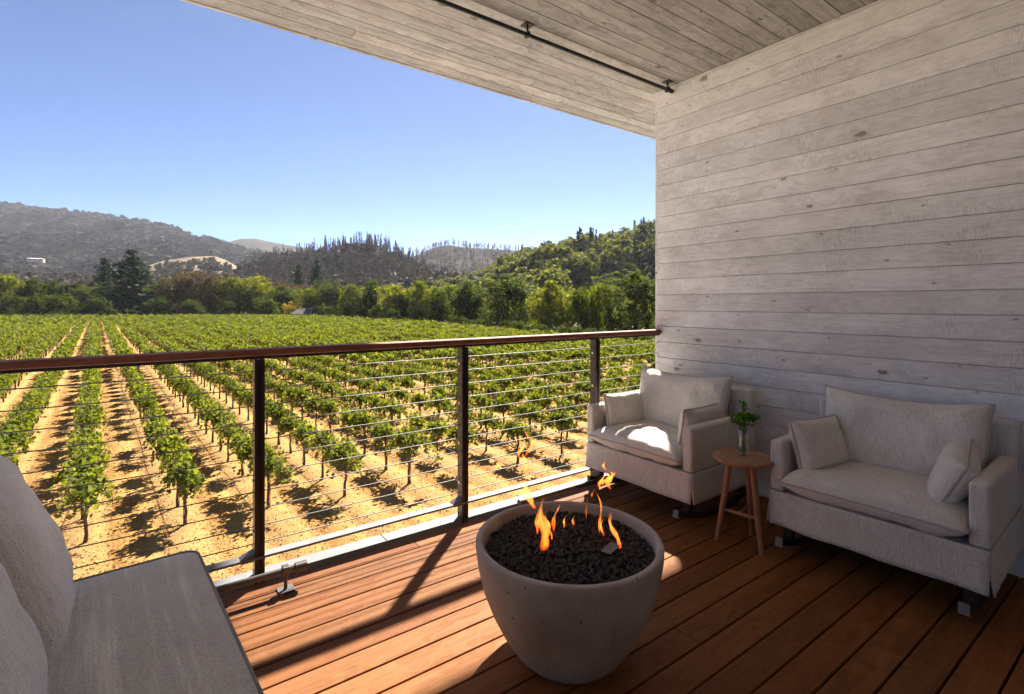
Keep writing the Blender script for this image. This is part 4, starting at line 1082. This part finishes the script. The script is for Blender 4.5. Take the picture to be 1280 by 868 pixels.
# ------------------------------------------------------------------ side table, vase
TX, TY = 2.575, 1.462
tb = empty('side_table', (TX, TY, 0), label='small round three legged wooden stool between the rocking chairs', cat='side table')
MB().lathe([(0, .440), (.140, .440), (.150, .444), (.1535, .451), (.1535, .458), (.150, .4635), (.145, .465), (0, .465)], 64).build('tabletop', M_tablewood, tb)
legs = [(2.49-TX, 1.562-TY), (2.522-TX, 1.338-TY), (2.70-TX, 1.487-TY)]
for lx, ly in legs:
    MB().tube([(lx*1.02, ly*1.02, 0), (lx*.76, ly*.76, .22), (lx*.52, ly*.52, .441)], [.0115, .0155, .016], 14).build('leg', M_tablewood, tb)
MB().tube([(legs[0][0]*.8, legs[0][1]*.8, .175), ((legs[0][0]+legs[1][0])*.42, (legs[0][1]+legs[1][1])*.42, .176), (legs[1][0]*.8, legs[1][1]*.8, .175)], [.007, .0105, .007], 12).build('stretcher', M_tablewood, tb)
MB().tube([((legs[0][0]+legs[1][0])*.41, (legs[0][1]+legs[1][1])*.41, .176), (legs[2][0]*.8, legs[2][1]*.8, .176)], [.008, .007], 12).build('stretcher', M_tablewood, tb)
def clear(name, tint, gloss):
    s = NT(name, .05, tint); tr = s.n('BsdfTransparent'); tr.inputs[0].default_value = (*tint, 1); gl = s.n('BsdfGlossy'); gl.inputs['Roughness'].default_value = .03
    lw = s.n('LayerWeight'); lw.inputs[0].default_value = .35; mx = s.n('MixShader'); s.l(s.math('ADD', s.math('MULTIPLY', lw.outputs['Facing'], gloss), .04), mx.inputs[0])
    s.l(tr.outputs[0], mx.inputs[1]); s.l(gl.outputs[0], mx.inputs[2]); s.l(mx.outputs[0], s.out.inputs[0]); return s.m
M_clear = clear('clear_glass', (.95,.97,.96), .55); M_water = clear('vase_water', (.93,.97,.94), .15)
VX, VY = TX+.012, TY+.006
vs_ = empty('glass_vase', (VX, VY, .4655), label='clear glass vase of water standing on the round stool', cat='vase')
MB().lathe([(0, 0), (.026, 0), (.0285, .003), (.0285, .07), (.0265, .095), (.027, .145), (.0255, .145), (.0248, .095), (.0265, .07), (.0265, .008), (0, .008)], 40).build('glass', M_clear, vs_)
MB().lathe([(0, .0085), (.0262, .0085), (.0262, .078), (0, .078)], 36).build('water', M_water, vs_)
M_stem = simple('green_stem', (.09,.17,.04), .5)
M_spr = leafmat('bouquet_leaves', [(.04,.10,.015), (.09,.20,.03), (.19,.33,.06)], .35)
M_spr2 = leafmat('grey_green_leaves', [(.12,.15,.12), (.18,.22,.17), (.30,.34,.26)], .2, tint=(.9,1,.8))
bq = empty('bouquet', (VX, VY, .475), label='small green bouquet of leafy sprigs in the glass vase', cat='bouquet')
rb = random.Random(6); tips = []
m = MB()
for k in range(9):
    a = k*.9+rb.random()*.6; q = rb.uniform(.012, .055) if k else .004; tp = (q*math.cos(a), q*math.sin(a), rb.uniform(.16, .205) if k else .27)
    m.tube([(-.010*math.cos(a), -.010*math.sin(a), .01), (.004*math.cos(a), .004*math.sin(a), .10), (.014*math.cos(a)*min(1,q/.014), .014*math.sin(a)*min(1,q/.014), .145), tp], .0016, 6); tips.append(tp)
m.tube([(.004,.0,.1), (.022, -.02, .17), (.05, -.045, .20), (.062, -.056, .175)], .0012, 5); m.tube([(.004,.0,.1), (.02, .0, .2), (.016, -.012, .285)], .0012, 5)
m.build('stems', M_stem, bq)
rg = np.random.default_rng(8); C1 = []
for tp in tips[1:]:
    C1.append(np.array(tp)+rg.normal(size=(38,3))*np.array([.017,.017,.017])*.85)
C1.append(np.column_stack([rg.normal(size=40)*.008, rg.normal(size=40)*.008, .20+rg.random(40)*.085]))
V, T, rn = leaf_tris(np.concatenate(C1), .017, rg, .8); big_mesh('leaves', V, T, M_spr, bq, rn)
C2 = np.concatenate([np.array([.052, -.048, .195])+rg.normal(size=(26,3))*.011, np.array([-.03, .035, .165])+rg.normal(size=(20,3))*.01])
V, T, rn = leaf_tris(C2, .012, rg, .8); big_mesh('pale_leaves', V, T, M_spr2, bq, rn)

# ------------------------------------------------------------------ grey sofa in the left foreground
SA = R(4.3)
sofa = empty('sofa', (.205, 1.20, 0), SA, label='grey outdoor sofa with speckled back cushions in the left foreground', cat='sofa')
# local: +x towards the seat front, +y along the sofa towards the railing
def seat_mb(x0, x1, y0, y1, z0, z1, rad=.07, n=28, crown=.02):
    vs = []; fs = []; m = MB()
    # rounded rectangle outline
    ol = []
    for cx, cy, a0 in ((x1-rad, y1-rad, 0), (x0+rad, y1-rad, 90), (x0+rad, y0+rad, 180), (x1-rad, y0+rad, 270)):
        for q in range(9): a = R(a0+q*11.25); ol.append((cx+rad*math.cos(a), cy+rad*math.sin(a)))
    mx_, my_ = (x0+x1)/2, (y0+y1)/2; K = len(ol)
    ks = [1.0]
    layers = [(.985, z0), (1.0, z0+.012), (1.004, (z0+z1)/2), (1.0, z1-.014), (.992, z1-.004)]
    for s_, z in layers: vs += [(mx_+(x-mx_)*s_, my_+(y-my_)*s_, z) for x, y in ol]
    for s_ in (.96, .88, .75, .6, .4, .2):
        zc = z1+crown*(1-s_**3)
        vs += [(mx_+(x-mx_)*s_, my_+(y-my_)*s_, zc+mnoise.noise(Vector((x*s_*3, y*s_*3, 1)))*.004) for x, y in ol]
    L = len(layers)+6
    for j in range(L-1):
        for i in range(K): i2 = (i+1) % K; fs.append((j*K+i, j*K+i2, (j+1)*K+i2, (j+1)*K+i))
    vs.append((mx_, my_, z1+crown)); c = len(vs)-1
    for i in range(K): fs.append(((L-1)*K+i, (L-1)*K+(i+1) % K, c))
    m.add(vs, fs, 0, None, True)
    return m, ol
m, ol = seat_mb(-.62, .008, -1.35, .94, .25, .402, .05)
sc_ = m.build('seat_cushion', M_seatfab, sofa)
for zz_ in (.396, .256):
    MB().tube([(x, y, zz_) for x, y in ol+[ol[0]]], .0052, 7, caps=False).build('piping', M_pipe, sc_)
fr = MB(); fr.box((-.70, -1.36, .17), (-.02, .92, .248)); fr.build('frame', M_darkwood, sofa, bevel=.006)
fr = MB(); fr.box((-.74, -1.36, .17), (-.702, .92, .66)); fr.build('back_frame', M_darkwood, sofa, bevel=.006)
for lx in (-.66, -.06):
    for ly in (-1.30, .86): MB().box((lx-.02, ly-.02, 0), (lx+.02, ly+.02, .169)).build('leg', M_darkwood, sofa, bevel=.003)
for q, (yc, zc, w, h, tl, xo) in enumerate(((.69, .62, .54, .50, 21, -.475), (.12, .65, .58, .50, 20, -.505), (-.48, .62, .60, .50, 18, -.52), (-1.08, .59, .58, .48, 15, -.48))):
    o = cushion('back_cushion', M_pillowfab, w, h, .21, sofa, (xo, yc, zc), (0,0,0), 70+q, pinch=.05, crown=.42, wr=.006, pe=4.5, seam=.0055, seam_mat=M_seam2)
    o.rotation_euler = (Matrix.Rotation(R(-tl), 3, 'Y') @ Matrix.Rotation(R(90), 3, 'Z')).to_euler()

# ------------------------------------------------------------------ air
HAZE = 0.00007
if HAZE:
    hz = MB(); hz.box((-2900, -60, GZ-3.0), (3300, 3300, 420)); ho = hz.build('haze', bpy.data.materials.new('haze'), kind='stuff')
    ho['label'] = 'thin pale summer haze filling the valley air'; ho['category'] = 'haze'
    hm = ho.data.materials[0]; hm.use_nodes = True; hm.node_tree.nodes.clear()
    oo = hm.node_tree.nodes.new('ShaderNodeOutputMaterial'); pv = hm.node_tree.nodes.new('ShaderNodeVolumePrincipled')
    pv.inputs['Color'].default_value = (.86,.90,1.0,1); pv.inputs['Density'].default_value = HAZE; pv.inputs['Anisotropy'].default_value = .35
    hm.node_tree.links.new(pv.outputs[0], oo.inputs['Volume'])
